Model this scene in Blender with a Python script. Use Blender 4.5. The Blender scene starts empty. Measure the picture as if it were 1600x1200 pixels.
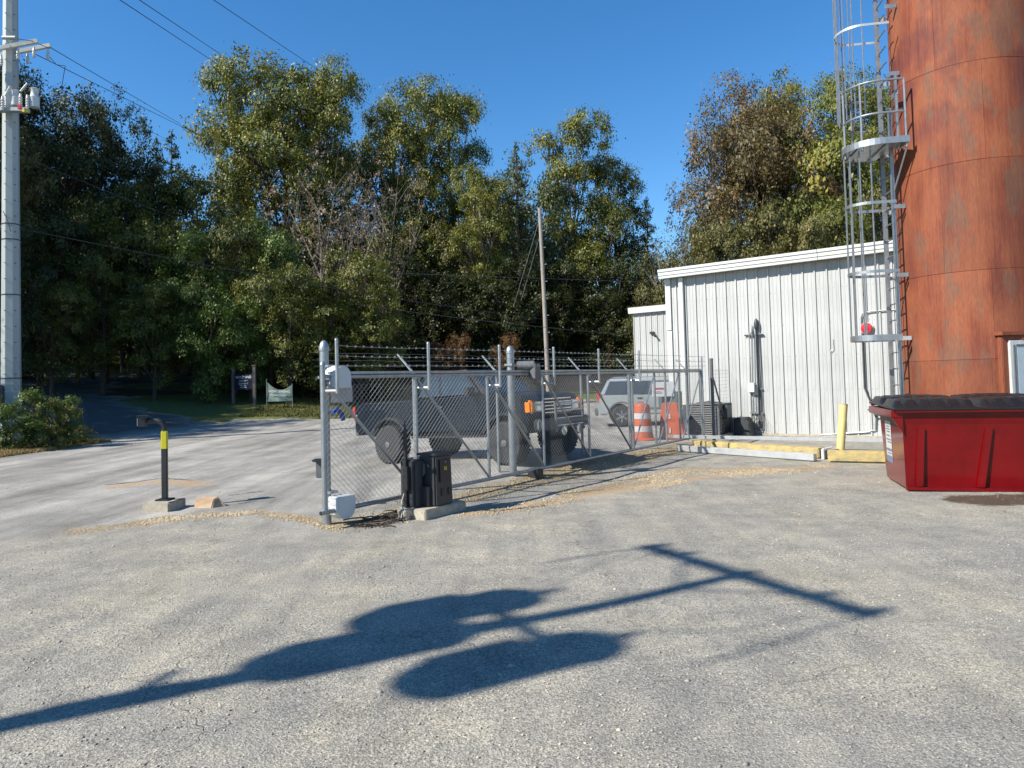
import bpy, bmesh, math, random
import numpy as np
from mathutils import Vector, Matrix, noise
random.seed(7); RNG = np.random.RandomState(11)
scn = bpy.context.scene
COL = scn.collection
R = math.radians

# ------------------------------------------------------------------ camera
EYE = 1.7
FPX, PITCH, ROLL, HOR = 1109.0, R(2.0), math.atan(0.0262), 594.0
CY = HOR - FPX * math.tan(PITCH)
F = Vector((0, math.cos(PITCH), math.sin(PITCH)))
Rr = Vector((math.cos(ROLL), 0, -math.sin(ROLL)))
U0 = Rr.cross(F); Rv = F.cross(U0).normalized(); U = Rv.cross(F)
CAMP = Vector((0, 0, EYE))
cam_d = bpy.data.cameras.new('camera'); cam = bpy.data.objects.new('camera', cam_d); COL.objects.link(cam)
cam.matrix_world = Matrix(((Rv.x, U.x, -F.x, CAMP.x), (Rv.y, U.y, -F.y, CAMP.y), (Rv.z, U.z, -F.z, CAMP.z), (0, 0, 0, 1)))
cam_d.sensor_width = 36; cam_d.lens = FPX / 1600 * 36
cam_d.shift_y = -(600 - CY) / 1600
cam_d.clip_end = 3000; cam_d.clip_start = 0.05
scn.camera = cam

# ------------------------------------------------------------------ world, sun, exposure
SUN_H = Vector((-0.885, -0.465)); EL = R(39)
w = bpy.data.worlds.new('World'); scn.world = w; w.use_nodes = True
nt = w.node_tree; nt.nodes.clear()
sky = nt.nodes.new('ShaderNodeTexSky'); sky.sky_type = 'NISHITA'; sky.sun_disc = False
sky.sun_elevation = EL; sky.sun_rotation = math.atan2(SUN_H.x, SUN_H.y)
sky.altitude = 300; sky.air_density = 1.0; sky.dust_density = 0.0; sky.ozone_density = 3.4
bg = nt.nodes.new('ShaderNodeBackground'); bg.inputs[1].default_value = 0.096
wo = nt.nodes.new('ShaderNodeOutputWorld')
hs = nt.nodes.new('ShaderNodeHueSaturation'); hs.inputs['Saturation'].default_value = 1.27; nt.links.new(sky.outputs[0], hs.inputs['Color']); nt.links.new(hs.outputs[0], bg.inputs[0]); nt.links.new(bg.outputs[0], wo.inputs[0])
sl = bpy.data.lights.new('sun', 'SUN'); sl.energy = 4.6; sl.angle = R(0.53); sl.color = (1.0, 0.93, 0.82)
sun = bpy.data.objects.new('sun', sl); COL.objects.link(sun)
sd = Vector((SUN_H.x * math.cos(EL), SUN_H.y * math.cos(EL), math.sin(EL)))
sun.rotation_euler = (-sd).to_track_quat('-Z', 'Y').to_euler(); sun.location = (-20, -10, 30)
scn.view_settings.view_transform = 'Standard'; scn.view_settings.look = 'None'
scn.view_settings.exposure = 1.0; scn.view_settings.gamma = 1.0
scn.cycles.max_bounces = 6; scn.cycles.transparent_max_bounces = 8

# ------------------------------------------------------------------ layout helpers
def ray(x, y): return F + Rv * ((x - 800) / FPX) + U * ((CY - y) / FPX)
def gnd(x, y, z=0.0):
    d = ray(x, y); return CAMP + d * ((z - EYE) / d.z)
def atY(x, y, Y):
    d = ray(x, y); return CAMP + d * (Y / d.y)
def horizon(x): return HOR - 0.0262 * (x - 800)

GA = np.array([-2.25, 8.42]); GD = np.array([0.597, 0.802])      # near end and direction of the sliding gate
def G(t, off=0.0, z=0.0):                                        # off > 0: towards the yard side
    return Vector((GA[0] + GD[0] * t + GD[1] * off, GA[1] + GD[1] * t - GD[0] * off, z))
EDGE = np.array([(-13.6, -60), (-13.7, 18.9), (-14.1, 24), (-13.9, 34.7), (-9.7, 35.6), (-6.5, 44), (5, 49), (120, 52)], float)
def sstep(a, b, x):
    t = np.clip((x - a) / (b - a), 0, 1); return t * t * (3 - 2 * t)
def pdist(px, py, poly):
    d = np.full(np.shape(px), 1e9)
    for (a, b) in zip(poly[:-1], poly[1:]):
        v = b - a; L = v @ v
        t = np.clip(((px - a[0]) * v[0] + (py - a[1]) * v[1]) / L, 0, 1)
        d = np.minimum(d, np.hypot(px - a[0] - t * v[0], py - a[1] - t * v[1]))
    return d
def inside(px, py, poly):
    r = np.zeros(np.shape(px), bool); n = len(poly)
    for i in range(n):
        x1, y1 = poly[i]; x2, y2 = poly[(i + 1) % n]
        if y1 == y2: continue
        c = ((y1 > py) != (y2 > py)) & (px < (x2 - x1) * (py - y1) / (y2 - y1) + x1)
        r ^= c
    return r
INNER = np.vstack([EDGE, [(120, -60)]])
def hfun(x, y):
    x = np.asarray(x, float); y = np.asarray(y, float)
    d = np.where(inside(x, y, INNER), 0.0, pdist(x, y, EDGE))
    h = 0.13 * np.sqrt(d * d + 1.0) - 0.13
    h = np.where(d > 1e-6, h, 0)
    h = 8.5 * np.tanh(h / 8.5)
    u = (x - GA[0]) * GD[0] + (y - GA[1]) * GD[1]
    p = -((x - GA[0]) * GD[1] - (y - GA[1]) * GD[0])
    g = 0.2 * np.exp(-((u - 6.0) / 4.0) ** 2) * sstep(-0.6, 0.9, p) * (1 - sstep(1.6, 5.0, p))
    bank = 0.16 * sstep(0.0, 0.5, d) * (y > 34)
    und = 0.012 * np.sin(x * 0.9 + 1.3) * np.cos(y * 0.7) + 0.006 * np.sin(x * 2.3 + y * 1.7)
    return h + g + bank + und * sstep(1.5, 6, np.hypot(x, y))
def hz(x, y): return float(hfun(np.array([x]), np.array([y]))[0])

# ------------------------------------------------------------------ materials
MATS = {}
def newmat(name):
    m = bpy.data.materials.new(name); m.use_nodes = True
    n = m.node_tree.nodes; l = m.node_tree.links
    return m, n, l, n['Principled BSDF']
def mat(name, col, rough=0.6, metal=0.0, var=0.15, scale=6.0, bump=0.0, bscale=40.0, stretch=(1, 1, 1), spec=0.5, coat=0.0, col2=None, coords='Object'):
    if name in MATS: return MATS[name]
    m, n, l, b = newmat(name)
    tc = n.new('ShaderNodeTexCoord'); mp = n.new('ShaderNodeMapping'); mp.inputs['Scale'].default_value = stretch
    l.new(tc.outputs[coords], mp.inputs[0])
    no = n.new('ShaderNodeTexNoise'); no.inputs['Scale'].default_value = scale; no.inputs['Detail'].default_value = 6; no.inputs['Roughness'].default_value = 0.65
    l.new(mp.outputs[0], no.inputs[0])
    cr = n.new('ShaderNodeValToRGB'); cr.color_ramp.elements[0].position = 0.3; cr.color_ramp.elements[1].position = 0.7
    c2 = col2 or tuple(c * (1 - var) for c in col); c1 = tuple(min(1, c * (1 + var * 0.6)) for c in col)
    cr.color_ramp.elements[0].color = (*c2, 1); cr.color_ramp.elements[1].color = (*c1, 1)
    l.new(no.outputs[0], cr.inputs[0]); l.new(cr.outputs[0], b.inputs['Base Color'])
    b.inputs['Roughness'].default_value = rough; b.inputs['Metallic'].default_value = metal
    b.inputs['Specular IOR Level'].default_value = spec
    if coat: b.inputs['Coat Weight'].default_value = coat; b.inputs['Coat Roughness'].default_value = 0.08
    if bump:
        n2 = n.new('ShaderNodeTexNoise'); n2.inputs['Scale'].default_value = bscale; n2.inputs['Detail'].default_value = 4
        l.new(mp.outputs[0], n2.inputs[0])
        bp = n.new('ShaderNodeBump'); bp.inputs['Strength'].default_value = bump; bp.inputs['Distance'].default_value = 0.02
        l.new(n2.outputs[0], bp.inputs['Height']); l.new(bp.outputs[0], b.inputs['Normal'])
    MATS[name] = m; return m

GALV = mat('galvanised', (0.33, 0.35, 0.36), 0.42, 0.75, 0.22, 9, 0.05, 60)
GALVD = mat('galvanised_mesh', (0.22, 0.235, 0.24), 0.5, 0.1, 0.15, 9)
STEELP = mat('steel_pole', (0.30, 0.335, 0.34), 0.55, 0.1, 0.15, 3, 0.03, 20, (1, 1, 0.2))
DARKST = mat('dark_steel', (0.05, 0.055, 0.06), 0.5, 0.3, 0.3, 12)
BLACK = mat('black_plastic', (0.016, 0.017, 0.02), 0.45, 0, 0.3, 12, 0.05)
DGREY = mat('dark_grey_case', (0.030, 0.031, 0.033), 0.42, 0, 0.2, 6)
RUBBER = mat('rubber', (0.018, 0.018, 0.019), 0.8, 0, 0.3, 20, 0.2, 60)
CONC = mat('concrete', (0.36, 0.325, 0.26), 0.9, 0, 0.3, 12, 0.4, 60)
WHITEP = mat('white_painted', (0.48, 0.50, 0.51), 0.4, 0, 0.06, 6)
WHITEB = mat('white_wall_metal', (0.40, 0.413, 0.408), 0.42, 0.0, 0.10, 4.0, 0.03, 8, (1.6, 1.6, 0.22), col2=(0.325, 0.333, 0.325), coords='Object')
GUTTER = mat('white_gutter', (0.52, 0.53, 0.51), 0.35, 0, 0.05, 4)
YELLOWC = mat('yellow_paint', (0.52, 0.40, 0.13), 0.8, 0, 0.0, 7, 0.4, 50, col2=(0.27, 0.23, 0.14))
YELLOWB = mat('pale_yellow_paint', (0.60, 0.48, 0.20), 0.55, 0, 0.12, 8)
YELLOWT = mat('yellow_tape', (0.60, 0.53, 0.02), 0.4, 0, 0.04, 8)
REDG = mat('red_gloss', (0.13, 0.0015, 0.003), 0.22, 0.0, 0.30, 1.8, 0.035, 3.5, coat=0.45, spec=0.15)
REDL = mat('red_lamp', (0.45, 0.02, 0.03), 0.2, 0, 0.1, 9, coat=0.5)
LIDM = mat('lid_plastic', (0.009, 0.008, 0.008), 0.4, 0, 0.3, 9, 0.1, 30)
POLEW = mat('pale_old_wood', (0.27, 0.245, 0.215), 0.9, 0, 0.3, 5, 0.4, 20, (6, 6, 0.6))
WOODG = mat('weathered_wood', (0.22, 0.19, 0.16), 0.9, 0, 0.4, 5, 0.4, 20, (6, 6, 0.6))
WOODT = mat('tan_block', (0.40, 0.28, 0.18), 0.85, 0, 0.3, 8, 0.3, 30)
BARK = mat('bark', (0.07, 0.055, 0.042), 0.95, 0, 0.5, 5, 0.4, 20, (3, 3, 0.6))
BARKP = mat('pale_bark', (0.17, 0.15, 0.125), 0.95, 0, 0.4, 5, 0.3, 20, (3, 3, 0.6))
ORANGE = mat('orange_plastic', (0.42, 0.085, 0.03), 0.5, 0, 0.15, 5)
STRIPE = mat('white_stripe', (0.42, 0.40, 0.39), 0.5, 0, 0.1, 8)
NAVY = mat('navy_paint', (0.004, 0.008, 0.014), 0.4, 0.0, 0.15, 2, coat=0.05, spec=0.2)
GREYP = mat('grey_trim', (0.10, 0.105, 0.11), 0.5, 0, 0.2, 6)
CHROME = mat('chrome', (0.6, 0.62, 0.64), 0.18, 1.0, 0.05, 6)
SILVER = mat('silver_paint', (0.36, 0.40, 0.405), 0.25, 0.3, 0.05, 2, coat=0.8)
AMBER = mat('amber_lens', (0.75, 0.20, 0.01), 0.2, 0, 0.05, 6, coat=0.5)
REDLENS = mat('red_lens', (0.5, 0.02, 0.02), 0.2, 0, 0.05, 6, coat=0.5)
PORC = mat('porcelain', (0.46, 0.48, 0.49), 0.3, 0, 0.1, 8, coat=0.3)
WIREM = mat('cable', (0.035, 0.04, 0.045), 0.6, 0.2, 0.1, 5)
NAVYSIGN = mat('navy_sign', (0.008, 0.012, 0.03), 0.4, 0, 0.1, 5)
LETTER = mat('sign_letters', (0.6, 0.62, 0.65), 0.6, 0, 0.05, 5)
BANNERM = mat('green_banner', (0.10, 0.15, 0.13), 0.6, 0, 0.2, 3)
TWIG = mat('twigs', (0.10, 0.075, 0.055), 0.95, 0, 0.5, 10)
BRIGHTST = mat('bright_channel', (0.46, 0.48, 0.49), 0.4, 0.4, 0.15, 6)
def piece_tone(m, lo, hi):
    n = m.node_tree.nodes; l = m.node_tree.links; b = n['Principled BSDF']; src = b.inputs['Base Color'].links[0].from_socket
    oi = n.new('ShaderNodeObjectInfo'); mr = n.new('ShaderNodeMapRange'); mr.inputs[3].default_value = lo; mr.inputs[4].default_value = hi; l.new(oi.outputs['Random'], mr.inputs[0])
    x = n.new('ShaderNodeMix'); x.data_type = 'RGBA'; x.blend_type = 'MULTIPLY'; x.inputs[0].default_value = 1.0
    l.new(src, x.inputs[6]); l.new(mr.outputs[0], x.inputs[7]); l.new(x.outputs[2], b.inputs['Base Color'])
piece_tone(WHITEB, 0.93, 1.03)
def glassmat():
    m, n, l, b = newmat('window_glass')
    b.inputs['Base Color'].default_value = (0.03, 0.04, 0.045, 1); b.inputs['Roughness'].default_value = 0.05
    b.inputs['Specular IOR Level'].default_value = 0.8
    return m
GLASS = glassmat()
DGLASS = mat('door_glass', (0.36, 0.43, 0.47), 0.2, 0, 0.12, 6, coat=0.4)
TRACK = mat('grey_white_door', (0.50, 0.52, 0.50), 0.5, 0, 0.25, 7, stretch=(3, 3, 0.5))

def rustmat():
    m, n, l, b = newmat('rust_orange')
    tc = n.new('ShaderNodeTexCoord')
    def mapn(s, tex='ShaderNodeTexNoise', sc=1.0, det=6, loc=(0, 0, 0)):
        mp = n.new('ShaderNodeMapping'); mp.inputs['Scale'].default_value = s; mp.inputs['Location'].default_value = loc
        l.new(tc.outputs['Object'], mp.inputs[0]); t = n.new(tex); t.inputs['Scale'].default_value = sc
        if 'Detail' in t.inputs: t.inputs['Detail'].default_value = det
        l.new(mp.outputs[0], t.inputs[0]); return t
    def ramp(src, stops):
        r = n.new('ShaderNodeValToRGB'); e = r.color_ramp.elements
        e[0].position, e[0].color = stops[0][0], (*stops[0][1], 1); e[1].position, e[1].color = stops[-1][0], (*stops[-1][1], 1)
        for p, c in stops[1:-1]:
            x = e.new(p); x.color = (*c, 1)
        l.new(src, r.inputs[0]); return r
    def mix(f, a, b_, mode='MIX'):
        x = n.new('ShaderNodeMix'); x.data_type = 'RGBA'; x.blend_type = mode
        if isinstance(f, float): x.inputs[0].default_value = f
        else: l.new(f, x.inputs[0])
        l.new(a, x.inputs[6]); l.new(b_, x.inputs[7]); return x.outputs[2]
    streak = mapn((20, 20, 0.45), sc=1.7, det=7); tone = mapn((1.6, 1.6, 0.6), sc=1.5, det=7, loc=(1, 4, 2))
    sm_ = n.new('ShaderNodeMath'); sm_.operation = 'MULTIPLY_ADD'; sm_.inputs[1].default_value = 0.30; l.new(streak.outputs[0], sm_.inputs[0]); s3_ = n.new('ShaderNodeMath'); s3_.operation = 'MULTIPLY'; s3_.inputs[1].default_value = 0.70; l.new(tone.outputs[0], s3_.inputs[0]); l.new(s3_.outputs[0], sm_.inputs[2])
    base = ramp(sm_.outputs[0], [(0.30, (0.1140, 0.0224, 0.0098)), (0.42, (0.1710, 0.0384, 0.0131)), (0.52, (0.2166, 0.0584, 0.0213)), (0.70, (0.2432, 0.0800, 0.0344))])
    big = mapn((1, 1, 0.7), sc=1.3, det=5, loc=(3, 1, 0))
    purple = ramp(big.outputs[0], [(0.48, (0, 0, 0)), (0.60, (1, 1, 1))])
    pc = ramp(streak.outputs[0], [(0.3, (0.0722, 0.0176, 0.0148)), (0.7, (0.1596, 0.0336, 0.0197))])
    # more dark rust towards the top
    sx = n.new('ShaderNodeSeparateXYZ'); l.new(tc.outputs['Object'], sx.inputs[0])
    hr = n.new('ShaderNodeMapRange'); hr.inputs[1].default_value = 4.5; hr.inputs[2].default_value = 7.2; hr.inputs[3].default_value = 0.35; hr.inputs[4].default_value = 1.0
    l.new(sx.outputs[2], hr.inputs[0])
    pm = n.new('ShaderNodeMath'); pm.operation = 'MULTIPLY'; l.new(purple.outputs[0], pm.inputs[0]); l.new(hr.outputs[0], pm.inputs[1])
    c = mix(pm.outputs[0], base.outputs[0], pc.outputs[0])
    grey = mapn((1.5, 1.5, 0.6), sc=2.0, det=5, loc=(7, 2, 5))
    gm = ramp(grey.outputs[0], [(0.565, (0, 0, 0)), (0.62, (0.55, 0.55, 0.55))])
    gc = n.new('ShaderNodeRGB'); gc.outputs[0].default_value = (0.125, 0.068, 0.042, 1)
    c = mix(gm.outputs[0], c, gc.outputs[0])
    fine = mapn((30, 30, 3), sc=3, det=4)
    fr = ramp(fine.outputs[0], [(0.3, (0.72, 0.72, 0.72)), (0.7, (1.12, 1.12, 1.12))])
    c = mix(1.0, c, fr.outputs[0], 'MULTIPLY')
    l.new(c, b.inputs['Base Color']); b.inputs['Roughness'].default_value = 0.78
    bp = n.new('ShaderNodeBump'); bp.inputs['Strength'].default_value = 0.25; bp.inputs['Distance'].default_value = 0.02
    l.new(tone.outputs[0], bp.inputs['Height']); l.new(bp.outputs[0], b.inputs['Normal'])
    return m
RUST = rustmat(); piece_tone(RUST, 0.86, 1.08)

def leafmat(name, stops, trans=0.25):
    m, n, l, b = newmat(name)
    g = n.new('ShaderNodeNewGeometry'); cr = n.new('ShaderNodeValToRGB'); e = cr.color_ramp.elements
    e[0].position, e[0].color = stops[0][0], (*stops[0][1], 1); e[1].position, e[1].color = stops[-1][0], (*stops[-1][1], 1)
    for p, c in stops[1:-1]:
        x = e.new(p); x.color = (*c, 1)
    tc = n.new('ShaderNodeTexCoord'); no = n.new('ShaderNodeTexNoise'); no.inputs['Scale'].default_value = 0.45; no.inputs['Detail'].default_value = 3
    l.new(tc.outputs['Object'], no.inputs[0])
    ma = n.new('ShaderNodeMath'); ma.operation = 'MULTIPLY_ADD'; ma.inputs[1].default_value = 0.45; l.new(g.outputs['Random Per Island'], ma.inputs[0])
    m2 = n.new('ShaderNodeMath'); m2.operation = 'MULTIPLY_ADD'; m2.inputs[1].default_value = 1.5; m2.inputs[2].default_value = -0.48; l.new(no.outputs[0], m2.inputs[0])
    l.new(m2.outputs[0], ma.inputs[2]); l.new(ma.outputs[0], cr.inputs[0])
    l.new(cr.outputs[0], b.inputs['Base Color']); b.inputs['Roughness'].default_value = 0.5; b.inputs['Specular IOR Level'].default_value = 0.35
    tr = n.new('ShaderNodeBsdfTranslucent'); l.new(cr.outputs[0], tr.inputs[0])
    mx = n.new('ShaderNodeMixShader'); mx.inputs[0].default_value = trans
    l.new(b.outputs[0], mx.inputs[1]); l.new(tr.outputs[0], mx.inputs[2]); l.new(mx.outputs[0], n['Material Output'].inputs[0])
    MATS[name] = m; return m
L_POP = leafmat('poplar_leaves', [(0.0, (0.040, 0.062, 0.014)), (0.4, (0.11, 0.135, 0.022)), (0.7, (0.21, 0.20, 0.034)), (1.0, (0.33, 0.25, 0.05))])
L_MID = leafmat('green_leaves', [(0.0, (0.032, 0.044, 0.012)), (0.45, (0.098, 0.115, 0.020)), (0.8, (0.175, 0.170, 0.032)), (1.0, (0.25, 0.20, 0.05))])
L_LUSH = leafmat('bright_leaves', [(0.0, (0.03, 0.055, 0.012)), (0.5, (0.085, 0.135, 0.022)), (0.85, (0.14, 0.19, 0.035)), (1.0, (0.22, 0.22, 0.06))])
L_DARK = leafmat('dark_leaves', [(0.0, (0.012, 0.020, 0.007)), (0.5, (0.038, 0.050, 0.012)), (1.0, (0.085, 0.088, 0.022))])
L_PINE = leafmat('pine_needles', [(0.0, (0.012, 0.026, 0.012)), (0.6, (0.030, 0.055, 0.020)), (1.0, (0.055, 0.085, 0.03))], 0.1)
L_PALEPINE = leafmat('pale_needles', [(0.0, (0.04, 0.062, 0.03)), (0.6, (0.085, 0.115, 0.055)), (1.0, (0.13, 0.16, 0.08))], 0.15)
L_BROWN = leafmat('bronze_leaves', [(0.0, (0.045, 0.040, 0.016)), (0.4, (0.10, 0.080, 0.025)), (0.75, (0.16, 0.105, 0.04)), (1.0, (0.20, 0.12, 0.06))])
L_OLIVE = leafmat('olive_leaves', [(0.0, (0.04, 0.045, 0.014)), (0.5, (0.10, 0.098, 0.026)), (1.0, (0.19, 0.16, 0.05))])
L_PUFF = leafmat('pink_seedheads', [(0.0, (0.07, 0.058, 0.035)), (0.5, (0.15, 0.115, 0.075)), (1.0, (0.27, 0.215, 0.16))])
L_RUSTY = leafmat('rusty_leaves', [(0.0, (0.07, 0.035, 0.015)), (0.5, (0.16, 0.085, 0.03)), (1.0, (0.26, 0.15, 0.05))])
GRASSM = leafmat('grass_blades', [(0.0, (0.05, 0.065, 0.015)), (0.5, (0.12, 0.13, 0.03)), (0.8, (0.22, 0.19, 0.07)), (1.0, (0.34, 0.27, 0.12))])
DRYGR = leafmat('dry_grass_blades', [(0.0, (0.10, 0.10, 0.03)), (0.4, (0.26, 0.19, 0.07)), (1.0, (0.42, 0.30, 0.13))])
STONE_M = leafmat('loose_stones', [(0.0, (0.10, 0.10, 0.095)), (0.4, (0.28, 0.26, 0.23)), (0.7, (0.45, 0.40, 0.31)), (1.0, (0.62, 0.58, 0.50))], 0.0)
GRAVEL_M = leafmat('cream_gravel', [(0.0, (0.20, 0.16, 0.11)), (0.4, (0.38, 0.30, 0.19)), (0.8, (0.55, 0.46, 0.32)), (1.0, (0.66, 0.61, 0.50))], 0.0)

def groundmat():
    m, n, l, b = newmat('ground_surface')
    geo = n.new('ShaderNodeNewGeometry')
    def M(op, a, c, d=None):
        x = n.new('ShaderNodeMath'); x.operation = op
        for i, v in enumerate((a, c, d)):
            if v is None: continue
            if isinstance(v, (int, float)): x.inputs[i].default_value = v
            else: l.new(v, x.inputs[i])
        return x.outputs[0]
    def noi(sc, det=5, st=(1, 1, 1), rot=0, rough=0.6, dist=0.0):
        mp = n.new('ShaderNodeMapping'); mp.inputs['Scale'].default_value = st; mp.inputs['Rotation'].default_value = (0, 0, rot)
        l.new(geo.outputs['Position'], mp.inputs[0]); t = n.new('ShaderNodeTexNoise')
        t.inputs['Scale'].default_value = sc; t.inputs['Detail'].default_value = det; t.inputs['Roughness'].default_value = rough; t.inputs['Distortion'].default_value = dist
        l.new(mp.outputs[0], t.inputs[0]); return t.outputs[0]
    def vor(sc, feat='F1'):
        t = n.new('ShaderNodeTexVoronoi'); t.inputs['Scale'].default_value = sc; t.feature = feat
        l.new(geo.outputs['Position'], t.inputs[0]); return t
    def ramp(src, stops):
        r = n.new('ShaderNodeValToRGB'); e = r.color_ramp.elements
        e[0].position, e[0].color = stops[0][0], (*stops[0][1], 1); e[1].position, e[1].color = stops[-1][0], (*stops[-1][1], 1)
        for p, c in stops[1:-1]:
            x = e.new(p); x.color = (*c, 1)
        l.new(src, r.inputs[0]); return r.outputs[0]
    def mix(f, a, b_, mode='MIX'):
        x = n.new('ShaderNodeMix'); x.data_type = 'RGBA'; x.blend_type = mode
        for i, v in ((0, f), (6, a), (7, b_)):
            if isinstance(v, float): x.inputs[i].default_value = v
            elif isinstance(v, tuple): x.inputs[i].default_value = (*v, 1)
            else: l.new(v, x.inputs[i])
        return x.outputs[2]
    a1 = n.new('ShaderNodeVertexColor'); a1.layer_name = 'maskA'; s1 = n.new('ShaderNodeSeparateColor'); l.new(a1.outputs[0], s1.inputs[0])
    a2 = n.new('ShaderNodeVertexColor'); a2.layer_name = 'maskB'; s2 = n.new('ShaderNodeSeparateColor'); l.new(a2.outputs[0], s2.inputs[0])
    ragged = noi(2.2, 7, rough=0.7); ragf = noi(14, 5, rough=0.7)
    def soft(mask, width=0.25, fine=0.35):
        v = M('ADD', mask, M('MULTIPLY', M('SUBTRACT', ragged, 0.5), 1.0)); v = M('ADD', v, M('MULTIPLY', M('SUBTRACT', ragf, 0.5), fine))
        x = n.new('ShaderNodeMapRange'); x.interpolation_type = 'SMOOTHSTEP'
        x.inputs[1].default_value = 0.5 - width; x.inputs[2].default_value = 0.5 + width; l.new(v, x.inputs[0])
        return x.outputs[0]
    # asphalt with exposed aggregate
    spk = noi(95, 3, rough=0.8); spk2 = noi(38, 4, rough=0.75)
    asph = ramp(spk, [(0.30, (0.075, 0.074, 0.071)), (0.43, (0.205, 0.203, 0.193)), (0.56, (0.325, 0.318, 0.30)), (0.72, (0.62, 0.60, 0.55))])
    asph2 = ramp(spk2, [(0.32, (0.60, 0.60, 0.60)), (0.5, (0.99, 0.985, 0.97)), (0.70, (1.32, 1.30, 1.22))])
    c = mix(1.0, asph, asph2, 'MULTIPLY')
    warm = ramp(noi(0.55, 6, rough=0.62, dist=0.6), [(0.38, (0.90, 0.91, 0.93)), (0.52, (1.0, 0.995, 0.98)), (0.68, (1.10, 1.06, 0.98))])
    c = mix(1.0, c, warm, 'MULTIPLY')
    pat = ramp(noi(1.9, 7, rough=0.7), [(0.35, (0.78, 0.79, 0.80)), (0.5, (0.98, 0.98, 0.97)), (0.65, (1.22, 1.19, 1.12))])
    c = mix(1.0, c, pat, 'MULTIPLY')
    tyre = ramp(noi(1.4, 5, st=(3.0, 0.25, 1), rot=0.35, rough=0.6), [(0.35, (0.90, 0.90, 0.91)), (0.65, (1.08, 1.08, 1.07))])
    c = mix(1.0, c, tyre, 'MULTIPLY')
    c = mix(1.0, c, (1.08, 1.05, 0.98), 'MULTIPLY')
    # thin cracks
    mpv = n.new('ShaderNodeTexNoise'); mpv.inputs['Scale'].default_value = 1.6; mpv.inputs['Detail'].default_value = 6; l.new(geo.outputs['Position'], mpv.inputs[0])
    va = n.new('ShaderNodeVectorMath'); va.operation = 'MULTIPLY_ADD'; va.inputs[1].default_value = (0.9, 0.9, 0.9); l.new(mpv.outputs['Color'], va.inputs[0]); l.new(geo.outputs['Position'], va.inputs[2])
    vc = n.new('ShaderNodeTexVoronoi'); vc.feature = 'DISTANCE_TO_EDGE'; vc.inputs['Scale'].default_value = 1.15; l.new(va.outputs[0], vc.inputs[0])
    crk = n.new('ShaderNodeMapRange'); crk.inputs[1].default_value = 0.0; crk.inputs[2].default_value = 0.008; crk.inputs[3].default_value = 1; crk.inputs[4].default_value = 0; l.new(vc.outputs['Distance'], crk.inputs[0])
    gate = n.new('ShaderNodeMapRange'); gate.inputs[1].default_value = 0.44; gate.inputs[2].default_value = 0.58; l.new(noi(0.8, 3), gate.inputs[0])
    crf = M('MULTIPLY', M('MULTIPLY', crk.outputs[0], gate.outputs[0]), 0.55)
    c = mix(crf, c, (0.07, 0.068, 0.062))
    # dusty road
    dustn = ramp(noi(60, 4, rough=0.8), [(0.3, (0.165, 0.162, 0.155)), (0.5, (0.26, 0.256, 0.247)), (0.72, (0.40, 0.395, 0.38))])
    stre = ramp(noi(1.1, 6, st=(1.0, 0.10, 1), rot=-0.42, rough=0.68), [(0.36, (0.66, 0.66, 0.65)), (0.5, (0.98, 0.98, 0.97)), (0.62, (1.30, 1.29, 1.26))])
    dustn = mix(1.0, dustn, stre, 'MULTIPLY'); dustn = mix(1.0, dustn, ramp(noi(0.9, 7, rough=0.75), [(0.36, (0.78, 0.77, 0.74)), (0.5, (1.0, 0.98, 0.93)), (0.66, (1.20, 1.17, 1.10))]), 'MULTIPLY')
    c = mix(soft(s1.outputs[1], 0.30, 0.2), c, dustn)
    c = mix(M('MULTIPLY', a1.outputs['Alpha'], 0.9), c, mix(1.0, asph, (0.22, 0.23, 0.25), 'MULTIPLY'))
    # gravel
    v1 = vor(42); gcol = ramp(v1.outputs['Color'], [(0.0, (0.26, 0.20, 0.13)), (0.5, (0.43, 0.36, 0.235)), (1.0, (0.62, 0.54, 0.40))])
    gd = ramp(v1.outputs['Distance'], [(0.0, (1.05, 1.05, 1.05)), (0.9, (0.38, 0.33, 0.27))])
    gcol = mix(1.0, gcol, gd, 'MULTIPLY')
    gm = soft(s1.outputs[0], 0.12, 0.7)
    c = mix(gm, c, gcol)
    # orange dirt
    dcol = ramp(noi(25, 5, rough=0.75), [(0.3, (0.22, 0.13, 0.06)), (0.55, (0.42, 0.28, 0.15)), (0.75, (0.55, 0.42, 0.26))])
    c = mix(M('MULTIPLY', soft(s2.outputs[1], 0.2, 0.7), 0.85), c, dcol)
    # wet oil stain
    stm = soft(s1.outputs[2], 0.12, 0.4)
    scol = ramp(spk2, [(0.3, (0.025, 0.020, 0.014)), (0.55, (0.07, 0.055, 0.036)), (0.75, (0.22, 0.18, 0.13))])
    c = mix(M('MULTIPLY', stm, 0.92), c, scol)
    # leaf litter and grass
    lit = ramp(noi(9, 7, rough=0.8), [(0.3, (0.018, 0.016, 0.008)), (0.5, (0.05, 0.042, 0.02)), (0.75, (0.10, 0.08, 0.04))])
    c = mix(soft(s2.outputs[2], 0.1, 0.3), c, lit)
    grs = ramp(noi(12, 6, rough=0.8), [(0.3, (0.035, 0.045, 0.012)), (0.5, (0.10, 0.115, 0.03)), (0.75, (0.21, 0.19, 0.07))])
    c = mix(soft(s2.outputs[0], 0.1, 0.4), c, grs)
    l.new(c, b.inputs['Base Color'])
    ro = n.new('ShaderNodeMapRange'); ro.inputs[3].default_value = 0.92; ro.inputs[4].default_value = 0.45; l.new(stm, ro.inputs[0]); l.new(ro.outputs[0], b.inputs['Roughness'])
    b.inputs['Specular IOR Level'].default_value = 0.25
    vb = vor(70)
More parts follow.
